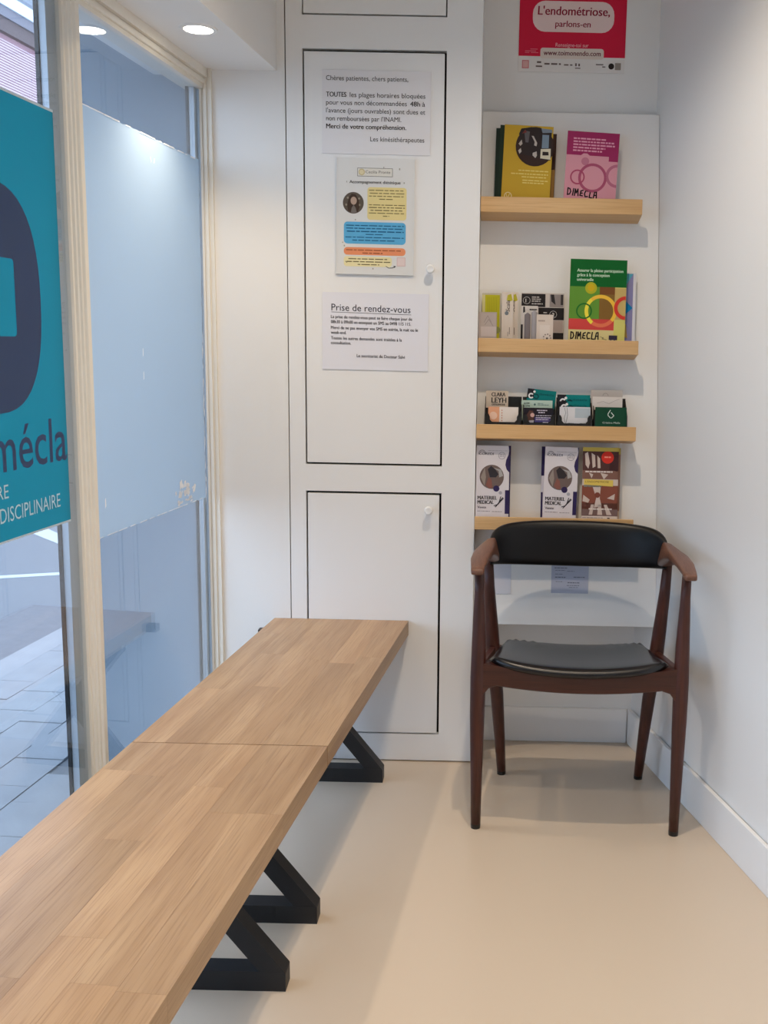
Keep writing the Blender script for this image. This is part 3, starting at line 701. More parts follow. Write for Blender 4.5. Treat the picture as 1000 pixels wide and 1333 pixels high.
for cx, cz, t in ((0.12, 0.87, '1'), (0.75, 0.635, '2')):
    s.ring(cx, cz, 0.0105, 0.0092, m_(190, 184, 180), 2); s.text([(t, cx - 0.028, None, cz - 0.035, 0.0105)], m_(232, 228, 224), 2, bold=0.01)
s.bars([(0.24, 0.42, 0.92, .003), (0.24, 0.46, 0.885, .003), (0.24, 0.44, 0.85, .003), (0.24, 0.50, 0.805, .003), (0.52, 0.62, 0.655, .003), (0.5, 0.62, 0.61, .003)], m_(190, 184, 180), 2)
o, s = leaflet('leaflet', 1, 0.066, 0.1135, 0.9185, 0.032, 0.0015, m_(216, 208, 202), 'white leaflet standing before the circled-number leaflet', 'leaflet')
s.bars([(0.5, 0.95, 0.90, .004)], m_(60, 56, 56), 2); s.poly([(0.12, 0.98), (0.22, 0.98), (0.24, 0.86), (0.12, 0.84)], m_(44, 40, 42), 2); s.rect(0.0, 0.1, 0.12, 0.58, m_(40, 34, 36), 2)
# curled booklets
def curled(u, w, h, c, label):
    mbk = MB(); rings_ = []
    for k in range(9):
        t = k / 8; ang = math.radians(-70 + 140 * t)
        rings_.append((0.009 * math.sin(ang), 0.006 * math.cos(ang)))
    bot = [(a, -b, 0) for a, b in rings_] + [(a * 0.75, -b * 0.7 + 0.001, 0) for a, b in reversed(rings_)]
    top = [(a, -b, h - 0.006 * abs(a) / 0.009) for a, b in rings_] + [(a * 0.75, -b * 0.7 + 0.001, h - 0.006 * abs(a) / 0.009) for a, b in reversed(rings_)]
    o = mbk.prism(bot, top).build('booklet', m_(*c), smooth=False)
    o.matrix_world = on_rack(u, LIPS[1][0] + 0.0125, w)
    return tag(o, label, 'booklet')
curled(0.084, 0.050, 0.103, (124, 116, 118), 'dark grey curled booklet between the white and beige leaflets')
curled(0.1035, 0.046, 0.110, (170, 166, 170), 'light grey curled booklet against the beige leaflet')
o, s = leaflet('leaflet', 1, 0.1095, 0.156, 0.891, 0.062, 0.0012, m_(214, 200, 188), 'small beige leaflet with a dotted emblem before the circled-number leaflet', 'leaflet')
s.bars([(0.1, 0.5, 0.80, .004)], m_(168, 152, 142), 2); s.rect(0.2, 0.3, 0.8, 0.7, m_(220, 208, 198), 1)
for k in range(9):
    t = k * 0.7; s.disc(0.65 + 0.22 * math.cos(t), 0.33 + 0.11 * math.sin(t), 0.0022, m_(140, 128, 124), 2, 8)
s.disc(0.65, 0.32, 0.003, m_(70, 60, 60), 3, 8)
o, s = leaflet('brochure', 1, 0.199, 0.358, 1.0475, 0.056, 0.008, m_(200, 190, 120), 'green brochure with linked rings and the handwritten word DIMECLA', 'brochure', 0.012)
s.rect(0, 0, 1, 1, m_(208, 202, 112), 1); s.rect(0, 0.70, 1, 1, m_(0, 96, 36), 2)
s.rect(0.0, 0.345, 0.53, 0.70, m_(96, 146, 52), 2); s.rect(0.53, 0.345, 0.80, 0.70, m_(130, 96, 44), 2); s.rect(0.80, 0.345, 1.0, 0.69, m_(196, 170, 104), 2)
s.rect(0.0, 0.225, 0.80, 0.345, m_(206, 70, 66), 3); s.rect(0.0, 0.10, 0.80, 0.225, m_(214, 200, 140), 2)
s.rect(0.53, 0.62, 0.80, 0.70, m_(120, 74, 36), 3)
s.text([('Assurer la pleine participation', 0.12, 0.93, 0.862, 0.0085), ('gr\u00e2ce \u00e0 la conception', 0.12, 0.69, 0.812, 0.0085), ('universelle', 0.12, 0.41, 0.762, 0.0085)], m_(206, 232, 206), 3, bold=0.015)
s.disc(0.375, 0.685, 0.0165, m_(180, 178, 40), 4); s.disc(0.375, 0.69, 0.010, m_(206, 176, 30), 5)
s.ring(0.56, 0.435, 0.0455, 0.0355, m_(238, 190, 64), 4); s.ring(0.56, 0.435, 0.0455, 0.0355, m_(240, 222, 70), 5, 130, 235); s.ring(0.56, 0.435, 0.0455, 0.0355, m_(226, 116, 80), 5, 235, 320)
s.ring(0.265, 0.43, 0.0225, 0.0185, m_(34, 110, 40), 6); s.ring(1.0, 0.475, 0.033, 0.023, m_(206, 60, 48), 6, 92, 268)
hand_dimecla(s, 0.045, 0.122, 0.52, 0.075, 0.0036, 0.0); s.strokes([[(0.57, 0.15), (0.63, 0.14), (0.60, 0.13), (0.68, 0.12)]], 0.0012, m_(60, 56, 50))
s.rect(0.72, 0.12, 0.87, 0.17, m_(52, 44, 66), 3); s.rect(0.745, 0.11, 0.77, 0.12, m_(90, 84, 100), 3); s.rect(0.81, 0.11, 0.835, 0.12, m_(90, 84, 100), 3)
o, s = leaflet('brochure', 1, 0.2615, 0.3905, 1.017, 0.026, 0.003, m_(222, 222, 230), 'blue and violet brochure with diamond shapes behind the green brochure', 'brochure', 0.0)
s.rect(0, 0.06, 0.94, 0.99, m_(138, 136, 184), 1); s.poly([(0.5, 0.72), (0.5, 0.99), (0.94, 0.99), (0.80, 0.86)], m_(86, 168, 196), 2)
s.poly([(0.55, 0.36), (0.94, 0.56), (0.55, 0.78)], m_(0, 128, 190), 3); s.poly([(0.5, 0.06), (0.80, 0.08), (0.6, 0.30), (0.5, 0.30)], m_(60, 56, 96), 2)
s.poly([(0.68, 0.30), (0.80, 0.36), (0.84, 0.18), (0.74, 0.20)], m_(196, 164, 90), 3)

# --- third ledge: business-card holders
HX = [(-0.0305, 0.0735), (0.0765, 0.1685), (0.1725, 0.2725), (0.2765, 0.3705)]
hold_lab = ['black card holder with the beige and orange cards', 'black card holder with the teal, mint and portrait cards',
            'black card holder with two teal cards behind a white one', 'black card holder with the dark green card in front']
V3 = LIPS[2][0] + 0.0135
for (a, b), lb in zip(HX, hold_lab):
    h = empty('card_holder', on_rack((a + b) / 2, V3, 0.0452), lb + ' on the third ledge', 'card holder', 'business card holders on the third ledge')
    W = b - a; hw = W / 2
    MB().box(-hw, hw, -0.030, 0.026, 0, 0.003).build('base', M_blackpl, h)
    MB().box(-hw, hw, 0.024, 0.026, 0.003, 0.108).build('back_plate', M_blackpl, h)
    MB().box(-hw, hw, -0.002, -0.0005, 0.003, 0.074).build('divider', M_blackpl, h)
    for sx in (-1, 1):
        x0 = sx * hw; x1 = sx * (hw - 0.002)
        MB().prism([(x0, -0.030, 0), (x1, -0.030, 0), (x1, 0.026, 0), (x0, 0.026, 0)],
                   [(x0, -0.030, 0.056), (x1, -0.030, 0.056), (x1, 0.026, 0.105), (x0, 0.026, 0.105)]).build('side_plate', M_blackpl, h)
    # front plate with the finger notch
    q = [(-hw, 0.003), (hw, 0.003), (hw, 0.056), (hw - 0.010, 0.056), (hw - 0.014, 0.048), (hw - 0.014, 0.040), (hw - 0.020, 0.0335), (-hw + 0.020, 0.0335), (-hw + 0.014, 0.040), (-hw + 0.014, 0.048), (-hw + 0.010, 0.056), (-hw, 0.056)]
    MB().prism([(x, -0.030, z) for x, z in q], [(x, -0.0285, z) for x, z in q]).build('front_plate', M_blackpl, h)
def bcard(u0, u1, vt, vb, w, c, label, roll=0.0):
    return sheet('business_card', on_rack((u0 + u1) / 2, vb, w, roll), u1 - u0, vt - vb, 0.0022, m_(*c), label, 'business card')
o, s = bcard(-0.0285, 0.0345, 0.6765, 0.592, 0.040, (206, 190, 172), 'beige business card printed CLARA LEYH')
s.text([('CLARA', 0.24, 0.86, 0.815, 0.0112), ('LEYH', 0.24, 0.90, 0.60, 0.0150), ('OSTEOPATHE', 0.26, 0.86, 0.51, 0.0050)], m_(52, 46, 46), 2, bold=0.02)
o, s = bcard(-0.0215, 0.0635, 0.6300, 0.575, 0.066, (226, 216, 208), 'white business card with an orange end in front of the CLARA LEYH card')
s.rect(0, 0, 0.37, 1, m_(222, 160, 124), 1); s.disc(0.17, 0.55, 0.011, m_(232, 194, 172), 2); s.bars([(0.44, 0.47, 0.80 - 0.13 * k, .003) for k in range(5)], m_(196, 120, 96), 2)
o, s = bcard(0.0845, 0.1665, 0.682, 0.628, 0.036, (0, 118, 118), 'teal and black business card tilted at the back of the second holder', 0.10)
s.rect(0, 0.5, 0.24, 1, m_(34, 34, 40), 1); s.ring(0.14, 0.63, 0.008, 0.004, m_(236, 236, 236), 2, 40, 330); s.disc(0.24, 0.86, 0.0035, m_(236, 236, 236), 3, 12)
s.ring(0.32, 0.62, 0.008, 0.004, m_(0, 74, 80), 2, 200, 500); s.text([('dimecla', 0.42, 0.92, 0.72, 0.0065)], m_(0, 74, 80), 2)
o, s = bcard(0.0725, 0.1605, 0.6515, 0.595, 0.042, (186, 208, 196), 'pale mint business card in the second holder')
s.text([('GLOW', 0.07, 0.26, 0.80, 0.0055), ('GYM', 0.07, 0.26, 0.66, 0.0055)], m_(60, 78, 76), 2, bold=0.02); s.disc(0.43, 0.79, 0.003, m_(90, 120, 116), 2); s.bars([(0.52, 0.70, 0.83, .0018), (0.52, 0.88, 0.76, .0018)], m_(110, 138, 132), 2)
o, s = bcard(0.0785, 0.1615, 0.6295, 0.575, 0.066, (34, 30, 40), 'dark violet business card with a small portrait photo')
s.poly([(0.12, 0.25), (0.10, 0.62), (0.2, 0.86), (0.32, 0.84), (0.36, 0.55), (0.32, 0.25)], m_(86, 58, 52), 1, 'portrait_photo'); s.disc(0.30, 0.62, 0.006, m_(206, 166, 158), 2, 14); s.poly([(0.14, 0.22), (0.34, 0.22), (0.36, 0.36), (0.2, 0.34)], m_(176, 170, 180), 2)
s.rect(0.38, 0.26, 0.98, 0.52, m_(78, 70, 126), 1); s.bars([(0.45, 0.80, 0.84, .003), (0.50, 0.72, 0.73, .003), (0.42, 0.95, 0.58, .0022), (0.42, 0.92, 0.47, .0025), (0.42, 0.85, 0.37, .0025), (0.66, 0.84, 0.22, .003)], m_(196, 190, 206), 2)
for k, (a, b, vt, w) in enumerate(((0.1745, 0.2685, 0.670, 0.032), (0.1785, 0.2665, 0.6505, 0.042))):
    o, s = bcard(a, b, vt, 0.600 - 0.01 * k, w, (0, 126, 126), 'teal and black business card behind the other in the third holder' if k == 0 else 'teal and black business card right behind the white one')
    s.rect(0, 0.3, 0.27, 1, m_(34, 34, 40), 1); s.ring(0.17, 0.72, 0.009, 0.0045, m_(236, 236, 236), 2, 30, 300); s.disc(0.26, 0.86, 0.004, m_(236, 236, 236), 3, 12)
    s.ring(0.38, 0.68, 0.009, 0.0045, m_(0, 70, 76), 2, -30, 200); s.text([('dimecla', 0.46, 0.90, 0.76, 0.0065)], m_(0, 84, 90), 2)
o, s = bcard(0.1800, 0.2670, 0.6338, 0.575, 0.066, (214, 214, 218), 'white business card with a grey wave and panel in the third holder')
s.rect(0.50, 0.48, 0.99, 0.95, m_(178, 190, 198), 1); s.strokes([[(0.16, 0.95), (0.20, 0.7), (0.15, 0.45), (0.20, 0.2)], [(0.24, 0.95), (0.26, 0.6), (0.22, 0.25)]], 0.0012, m_(110, 118, 126)); s.bars([(0.28, 0.46, 0.20, .002), (0.66, 0.84, 0.20, .002)], m_(130, 134, 140), 2)
o, s = bcard(0.2705, 0.3605, 0.6845, 0.604, 0.032, (186, 178, 172), 'grey business card standing highest in the fourth holder')
s.ring(0.46, 0.80, 0.008, 0.007, m_(120, 112, 108), 2, 0, 180)
o, s = bcard(0.2745, 0.3595, 0.6655, 0.600, 0.041, (224, 216, 210), 'white business card with a fine wavy line in the fourth holder')
s.strokes([[(0.15, 0.72), (0.35, 0.80), (0.55, 0.70), (0.75, 0.84), (0.9, 0.9)]], 0.0007, m_(150, 140, 136)); s.bars([(0.18, 0.30, 0.50, .003), (0.32, 0.86, 0.51, .0012)], m_(110, 100, 98), 2)
o, s = bcard(0.2795, 0.3675, 0.6345, 0.5745, 0.0785, (14, 66, 46), 'dark green business card with a white double-leaf emblem')
for k in (0, 1):
    sx = -1 if k == 0 else 1
    s.strokes([[(0.5 + sx * 0.02, 0.86 - 0.36 * k), (0.5 + sx * 0.09, 0.70 - 0.10 * k), (0.5 + sx * 0.09, 0.62), (0.5 + sx * 0.01, 0.50 + 0.25 * k)]], 0.0022, m_(206, 216, 208))
s.text([('Cristina Mella', 0.24, 0.80, 0.24, 0.0048)], m_(200, 212, 204), 2)

# --- fourth ledge: tall leaflets
def materiel(u0, u1, w, roll, label):
    o, s = leaflet('tall_leaflet', 3, u0, u1, 0.5205, w, 0.004, m_(214, 208, 212), label, 'leaflet', roll)
    NV = m_(50, 40, 84)
    s.rect(0, 0, 1, 1, m_(218, 212, 216), 1)
    s.ring(0.17, 0.90, 0.010, 0.0088, m_(90, 86, 100), 2, 0, 200); s.ring(0.17, 0.90, 0.007, 0.006, m_(90, 86, 100), 2, 0, 180)
    s.text([('COREDI', 0.08, 0.52, 0.882, 0.0068)], m_(60, 56, 70), 2, bold=0.01)
    s.bars([(0.35, 0.95, 0.935, .0008)], m_(140, 136, 146), 2)
    s.ring(0.77, 0.875, 0.0100, 0.0090, m_(110, 106, 118), 2); s.bars([(0.70, 0.84, 0.885, .0015), (0.70, 0.84, 0.865, .0015)], m_(110, 106, 118), 2)
    pts = [(1.0, 1.0), (0.965, 1.0), (0.985, 0.94), (0.97, 0.89), (0.90, 0.82), (0.88, 0.76), (0.92, 0.70), (1.0, 0.665)]
    s.poly(pts, NV, 2); s.rect(0.885, 0.14, 1.0, 0.44, NV, 2)
    s.disc(0.475, 0.605, 0.0345, m_(112, 96, 92), 2, name='cover_photo')
    s.poly([(0.35, 0.70), (0.45, 0.745), (0.58, 0.70), (0.68, 0.64), (0.60, 0.60), (0.42, 0.60)], m_(54, 50, 54), 3, 'cover_photo')
    s.poly([(0.52, 0.72), (0.75, 0.70), (0.82, 0.62), (0.70, 0.60), (0.68, 0.68)], m_(168, 164, 162), 3, 'cover_photo')
    s.poly([(0.14, 0.60), (0.26, 0.72), (0.30, 0.60), (0.26, 0.49)], m_(150, 138, 130), 3, 'cover_photo')
    s.poly([(0.30, 0.50), (0.38, 0.60), (0.47, 0.57), (0.50, 0.47), (0.40, 0.46)], m_(136, 88, 78), 3, 'cover_photo')
    s.disc(0.62, 0.458, 0.0088, NV, 4); s.disc(0.745, 0.405, 0.0048, m_(168, 166, 174), 3)
    s.text([('MATERIEL', 0.055, 0.64, 0.318, 0.0102), ('MEDICAL', 0.055, 0.54, 0.262, 0.0102)], m_(36, 34, 40), 3, bold=0.022)
    s.text([('Vente', 0.055, 0.32, 0.205, 0.0068)], m_(74, 66, 80), 3, bold=0.015)
    s.bars([(0.055, 0.44, 0.165, .0018), (0.50, 0.80, 0.162, .0018)], m_(150, 142, 148), 2)
    s.strokes([[(0.56, 0.24), (0.66, 0.255), (0.78, 0.325), (0.82, 0.345)], [(0.60, 0.225), (0.70, 0.27), (0.76, 0.355)], [(0.62, 0.235), (0.84, 0.335)]], 0.0024, m_(50, 46, 54))
    return o
materiel(-0.0525, 0.0415, 0.058, 0.0, 'tall white medical equipment leaflet beside the cupboard on the lowest ledge')
o, s = leaflet('tall_leaflet', 3, -0.040, 0.0455, 0.521, 0.040, 0.006, m_(60, 50, 92), 'navy edged leaflet tucked behind the medical leaflet beside the cupboard', 'leaflet')
materiel(0.1385, 0.2335, 0.058, 0.02, 'tall white medical equipment leaflet beside the red-brown one on the lowest ledge')
o, s = leaflet('tall_leaflet', 3, 0.1335, 0.2215, 0.521, 0.040, 0.006, m_(210, 204, 212), 'navy and white leaflet behind the medical leaflet next to the red-brown one', 'leaflet')
s.rect(0, 0.63, 0.4, 1, m_(50, 40, 84), 1); s.rect(0, 0.1, 0.06, 0.42, m_(50, 40, 84), 1)
o, s = leaflet('tall_leaflet', 3, 0.2575, 0.359, 0.5205, 0.040, 0.004, m_(196, 176, 160), 'tall leaflet almost hidden behind the red-brown one', 'leaflet')
s.rect(0, 0.2, 1, 0.92, m_(150, 112, 96), 1); s.rect(0, 0.92, 1, 1, m_(190, 170, 84), 1)
o, s = leaflet('tall_leaflet', 3, 0.2495, 0.3515, 0.5215, 0.058, 0.004, m_(206, 190, 178), 'tall red-brown illustrated leaflet with a red disc on the lowest ledge', 'leaflet')
s.rect(0, 0.95, 1, 1, m_(198, 178, 88), 1); s.rect(0, 0.71, 1, 0.95, m_(84, 54, 52), 1); s.rect(0, 0.60, 1, 0.71, m_(128, 92, 80), 1); s.rect(0, 0.22, 1, 0.52, m_(136, 78, 62), 1); s.rect(0, 0.13, 1, 0.30, m_(120, 96, 92), 1)
s.rect(0, 0.0, 1, 0.135, m_(222, 210, 202), 2)
WH = m_(206, 188, 178)
for pts in ([(0.06, 0.92), (0.14, 0.94), (0.20, 0.80), (0.16, 0.73), (0.08, 0.78)], [(0.24, 0.93), (0.34, 0.90), (0.36, 0.76), (0.28, 0.74)], [(0.40, 0.90), (0.48, 0.86), (0.50, 0.74), (0.42, 0.74)], [(0.18, 0.68), (0.30, 0.66), (0.26, 0.61)], [(0.5, 0.68), (0.72, 0.66), (0.6, 0.60)],
            [(0.30, 0.50), (0.52, 0.51), (0.50, 0.36), (0.56, 0.26), (0.34, 0.24), (0.40, 0.36)], [(0.04, 0.40), (0.22, 0.34), (0.18, 0.30), (0.02, 0.32)], [(0.70, 0.36), (0.92, 0.42), (0.9, 0.34)],
            [(0.20, 0.15), (0.26, 0.28), (0.34, 0.28), (0.30, 0.15)], [(0.44, 0.15), (0.46, 0.28), (0.54, 0.28), (0.58, 0.15)], [(0.70, 0.15), (0.62, 0.28), (0.70, 0.28), (0.84, 0.15)]):
    s.poly(pts, WH, 3)
s.disc(0.43, 0.40, 0.008, m_(124, 66, 54), 4, 12); s.poly([(0.78, 0.90), (0.98, 0.90), (0.98, 0.70), (0.74, 0.72)], m_(66, 40, 42), 3)
s.disc(0.69, 0.875, 0.0175, m_(214, 54, 42), 4); s.bars([(0.60, 0.78, 0.87, .004)], m_(240, 150, 130), 5)
s.poly([(0.05, 0.60), (0.86, 0.59), (0.86, 0.51), (0.05, 0.53)], m_(222, 196, 96), 4); s.text([("L'ENDOMETRIOSE", 0.09, 0.74, 0.555, 0.0055)], m_(128, 92, 52), 5)
s.bars([(0.08, 0.84, 0.685, .004)], m_(226, 214, 206), 4); s.bars([(0.05, 0.55, 0.50, .005)], m_(122, 122, 108), 4); s.bars([(0.2, 0.84, 0.215, .004)], m_(226, 214, 206), 4); s.bars([(0.03, 0.6, 0.108, .0018)], m_(150, 136, 130), 4); s.rect(0.72, 0.09, 0.79, 0.115, m_(50, 44, 44), 4)

# --- papers pinned to the board below the lowest ledge
o, s = sheet('paper_note', on_rack(0.2255, 0.0955, 0.0016), 0.108, 0.080 + 0.03, 0.0010, m_(190, 194, 210), 'small typed paper note on the board behind the chair', 'note')
s.bars([(0.08, 0.42, 0.66, .0025), (0.10, 0.38, 0.60, .0015), (0.42, 0.62, 0.58, .0015), (0.1, 0.3, 0.5, .0015), (0.10, 0.40, 0.41, .0028), (0.60, 0.90, 0.42, .0025), (0.12, 0.30, 0.30, .0015), (0.44, 0.76, 0.27, .0028), (0.42, 0.76, 0.20, .0018), (0.48, 0.72, 0.15, .0015)], m_(120, 122, 140), 2)
o, s = sheet('paper_note', on_rack(0.018, 0.0900, 0.0016), 0.072, 0.150, 0.0010, m_(214, 214, 222), 'blank white paper note on the board beside the cupboard', 'note')
ck = MB()
ck.loft([ring((0, 0.0, 0.0), 0.004, 12, (1, 0, 0), (0, 0, 1)), ring((0, -0.008, 0.0), 0.0055, 12, (1, 0, 0), (0, 0, 1)), ring((0, -0.012, 0.0), 0.003, 12, (1, 0, 0), (0, 0, 1))])
ck.box(-0.0018, 0.0018, -0.007, -0.003, -0.012, 0.0); ck.box(-0.009, 0.003, -0.009, -0.001, -0.018, -0.011)
k_ = ck.build('board_clip', M_blackpl); k_.matrix_world = on_rack(-0.003, 0.2545, 0.0005)
tag(k_, 'small black clip on the board under the lowest ledge', 'clip')

# ------------------------------------------------------------------ wooden bench in two lengths
BW, BT, BZ = 0.388, 0.043, 0.430
NROW = 6
TT = math.tan(TH)
BENCH_R = Vector((-0.241, YC, 0))                 # front edge where it meets the cupboard
def bench(y_far, y_near, label, seedv, leg_ys):
    # local frame: origin on the floor under the front edge at the far end; x = into the room, y = along the bench
    org = BENCH_R + WD * ((y_far - YC) / math.cos(TH))
    Mx = Matrix(((WN.x, WD.x, 0, org.x), (WN.y, WD.y, 0, org.y), (0, 0, 1, 0), (0, 0, 0, 1)))
    b = empty('bench', Mx, label, 'bench')
    Ln = (y_far - y_near) / math.cos(TH)
    rnd = random.Random(seedv)
    rw_ = BW / NROW; g = 0.00015
    for r in range(NROW):
        x1 = -r * rw_ - g; x0 = -(r + 1) * rw_ + g
        def far(x): return x * TT
        def near(x): return -Ln + x * TT
        cuts = []; y = -rnd.uniform(0.15, 0.5)
        while y > -Ln + 0.16:
            cuts.append(y); y -= rnd.uniform(0.34, 0.62)
        ends = [None] + cuts + [None]
        for k in range(len(ends) - 1):
            a, e = ends[k], ends[k + 1]
            ya0, ya1 = (far(x0), far(x1)) if a is None else (a - g, a - g)
            yb0, yb1 = (near(x0) + 0.0006, near(x1) + 0.0006) if e is None else (e + g, e + g)
            q = [(x0, yb0), (x1, yb1), (x1, ya1), (x0, ya0)]
            MB().prism([(p[0], p[1], BZ - BT) for p in q], [(p[0], p[1], BZ) for p in q]).build('stave', M_oak, b)
    return b, Mx
def bench_leg(b, Mx, Yw):
    """hourglass steel frame standing across the bench"""
    iv = Mx.inverted()
    xc = -0.241 - (YC - Yw) * TT - 0.194
    hw, t, H = 0.150, 0.040, BZ - BT
    def T(x, y, z): return tuple(iv @ Vector((xc + x, Yw + y, z)))
    mb = MB()
    def bar(pa, e=0.0):    # polygon in x,z extruded in y
        mb.prism([T(x, e, z) for x, z in pa], [T(x, 0.042 - e, z) for x, z in pa])
    bar([(-hw, 0), (hw, 0), (hw, t * 0.9), (hw - 0.004, t), (-hw + 0.004, t), (-hw, t * 0.9)])
    bar([(-hw, H - t), (hw, H - t), (hw, H), (-hw, H)])
    wv = 0.047
    for sx in (-1, 1):
        bar([(sx * (hw - 0.001), t * 0.4), (sx * (hw - 0.001), t * 0.95), (-sx * (hw - wv), H - t * 0.9), (-sx * (hw - wv), H - t * 0.4), (-sx * hw, H - t * 0.4), (-sx * hw, H - t * 0.9), (sx * (hw - wv), t * 0.9), (sx * (hw - wv), t * 0.4)], 0.0006)
    return mb.build('leg_frame', M_black, b)
bA, MA = bench(YC - 0.0015, 1.9612, 'oak stave bench top on black frames touching the white cupboard', 5, None)
for y in (2.766, 2.039): bench_leg(bA, MA, y)
bkt = MB().box(-0.664, -0.632, 2.858, 2.884, 0.390, 0.411); 
bkt.v = [tuple(MA.inverted() @ Vector(p)) for p in bkt.v]
bkt.build('corner_bracket', M_black, bA)
bB, MB_ = bench(1.9588, 0.995, 'oak stave bench top on black frames in front of the teal sign', 11, None)
for y in (1.804, 1.12): bench_leg(bB, MB_, y)

# ------------------------------------------------------------------ armchair
ch = empty('armchair', Matrix.Translation((0.228, 2.67, 0)) @ Matrix.Rotation(-0.035, 4, 'Z'), 'dark teak armchair with curved black vinyl backrest and padded seat', 'chair')
for sx in (-1, 1):
    # front leg
    pts = [((0.2525, -0.175, 0.012), 0.0125), ((0.2530, -0.175, 0.10), 0.0140), ((0.2535, -0.175, 0.30), 0.0185), ((0.2530, -0.175, 0.40), 0.0195), ((0.2525, -0.175, 0.50), 0.0175), ((0.2535, -0.175, 0.62), 0.0125), ((0.2545, -0.176, 0.679), 0.0115)]
    lg = MB().loft([ring((sx * p[0], p[1], p[2]), r, 16) for p, r in pts]).build('front_leg', M_teak, ch, smooth=True)
    MB().loft([ring((sx * 0.2525, -0.175, 0.0), 0.0122, 14), ring((sx * 0.2525, -0.175, 0.012), 0.0128, 14)]).build('foot_cap', M_blackpl, lg)
    # rear leg, knee at the seat
    pts = [((0.197, 0.170, 0.010), 0.0125), ((0.203, 0.160, 0.10), 0.0150), ((0.214, 0.142, 0.25), 0.0185), ((0.226, 0.128, 0.37), 0.0205), ((0.232, 0.120, 0.45), 0.0190), ((0.240, 0.104, 0.57), 0.0150), ((0.243, 0.094, 0.655), 0.0125)]
    lg = MB().loft([ring((sx * p[0], p[1], p[2]), r, 16) for p, r in pts]).build('rear_leg', M_teak, ch, smooth=True)
    MB().loft([ring((sx * 0.197, 0.170, 0.0), 0.0122, 14), ring((sx * 0.197, 0.170, 0.010), 0.0128, 14)]).build('foot_cap', M_blackpl, lg)
    # arm: narrow hooked tip in front, broad paddle where it laps the backrest
    secs = [((0.257, -0.224, 0.6795), 0.0125, 0.0045, 0), ((0.257, -0.220, 0.680), 0.0155, 0.0075, 0), ((0.2575, -0.205, 0.681), 0.0165, 0.0080, 0), ((0.2575, -0.19, 0.685), 0.0175, 0.0060, 0), ((0.257, -0.12, 0.690), 0.0225, 0.0075, 0.06), ((0.250, -0.04, 0.693), 0.0260, 0.0115, 0.18),
            ((0.243, 0.01, 0.687), 0.0245, 0.019, 0.28), ((0.236, 0.05, 0.681), 0.0195, 0.027, 0.30), ((0.231, 0.078, 0.677), 0.014, 0.033, 0.2), ((0.229, 0.096, 0.676), 0.007, 0.032, 0.1)]
    rings_ = []
    for c, a, b_, tl in secs:
        rr_ = []
        for i in range(20):
            t = 2 * math.pi * i / 20
            px = a * math.copysign(abs(math.cos(t)) ** 0.38, math.cos(t)); pz = b_ * math.copysign(abs(math.sin(t)) ** 0.45, math.sin(t))
            qx = px * math.cos(tl) + pz * math.sin(tl); qz = -px * math.sin(tl) + pz * math.cos(tl)
            rr_.append((sx * (c[0] + qx), c[1], c[2] + qz))
        rings_.append(rr_)
    MB().loft(rings_).build('armrest', M_teak_arm, ch, smooth=True)
    # side rail
    MB().prism([(sx * 0.262, -0.175, 0.372), (sx * 0.242, -0.175, 0.372), (sx * 0.217, 0.128, 0.345), (sx * 0.235, 0.128, 0.345)],
               [(sx * 0.262, -0.175, 0.432), (sx * 0.242, -0.175, 0.432), (sx * 0.217, 0.128, 0.395), (sx * 0.235, 0.128, 0.395)]).build('side_rail', M_teak, ch, bevel=0.003)
# front rail, sagging in the middle with gussets at the legs
fr_r = []
for i in range(25):
    t = -1 + 2 * i / 24; x = 0.246 * t
    top = 0.418 + 0.024 * t * t; bot = 0.369 + 0.020 * t * t - 0.040 * max(0, (abs(t) - 0.86) / 0.14) ** 1.6
    fr_r.append([(x, -0.189, bot + 0.003), (x, -0.186, bot), (x, -0.168, bot), (x, -0.165, bot + 0.003), (x, -0.165, top), (x, -0.189, top)])
MB().loft(fr_r).build('front_rail', M_teak_x, ch, smooth=False)
MB().box(-0.222, 0.222, 0.118, 0.138, 0.345, 0.395).build('rear_rail', M_teak_x, ch, bevel=0.003)
# seat cushion
def seat_pt(u, v):
    hw = 0.236 - 0.036 * v; y = -0.198 + 0.352 * v - 0.012 * (1 - u * u) * (1 - v)
    return hw * u, y, (0.441 - 0.034 * v) + (0.026 - 0.012 * v) * u * u - 0.010 * math.sin(math.pi * v)
NU, NV = 28, 22; V_ = []; F_ = []
for side in (1, -1):
    for j in range(NV + 1):
        for i in range(NU + 1):
            u = -1 + 2 * i / NU; v = j / NV
            u = math.copysign(abs(u) ** 0.8, u); vv = 0.5 + 0.5 * math.copysign(abs(2 * v - 1) ** 0.8, 2 * v - 1)
            x, y, z = seat_pt(u, vv)
            # rounded corners in plan
            e = max(abs(u) ** 9, abs(2 * vv - 1) ** 9); q = abs(u) ** 5 * abs(2 * vv - 1) ** 5
            x *= 1 - 0.10 * q; y += (0.022 if vv < 0.5 else -0.022) * q
            puff = math.sqrt(max(0.0, 1 - e))
            wr = 0.0
            if vv > 0.62 and abs(u) > 0.45: wr = 0.0028 * math.sin(46 * u + 22 * vv) * (vv - 0.62) / 0.38
            V_.append((x, y, z - 0.019 + side * 0.019 * puff * (1.0 if side > 0 else 0.6) + (wr if side > 0 else 0)))
    b0 = 0 if side > 0 else (NU + 1) * (NV + 1)
    for j in range(NV):
        for i in range(NU):
            a = b0 + j * (NU + 1) + i; q = (a, a + 1, a + NU + 2, a + NU + 1)
            F_.append(q if side > 0 else tuple(reversed(q)))
seat = link_mesh('seat', V_, F_, M_vinyl, ch, smooth=True)
bm = bmesh.new(); bm.from_mesh(seat.data); bmesh.ops.remove_doubles(bm, verts=bm.verts, dist=0.0004); bmesh.ops.recalc_face_normals(bm, faces=bm.faces); bm.to_mesh(seat.data); bm.free()
for p in seat.data.polygons: p.use_smooth = True
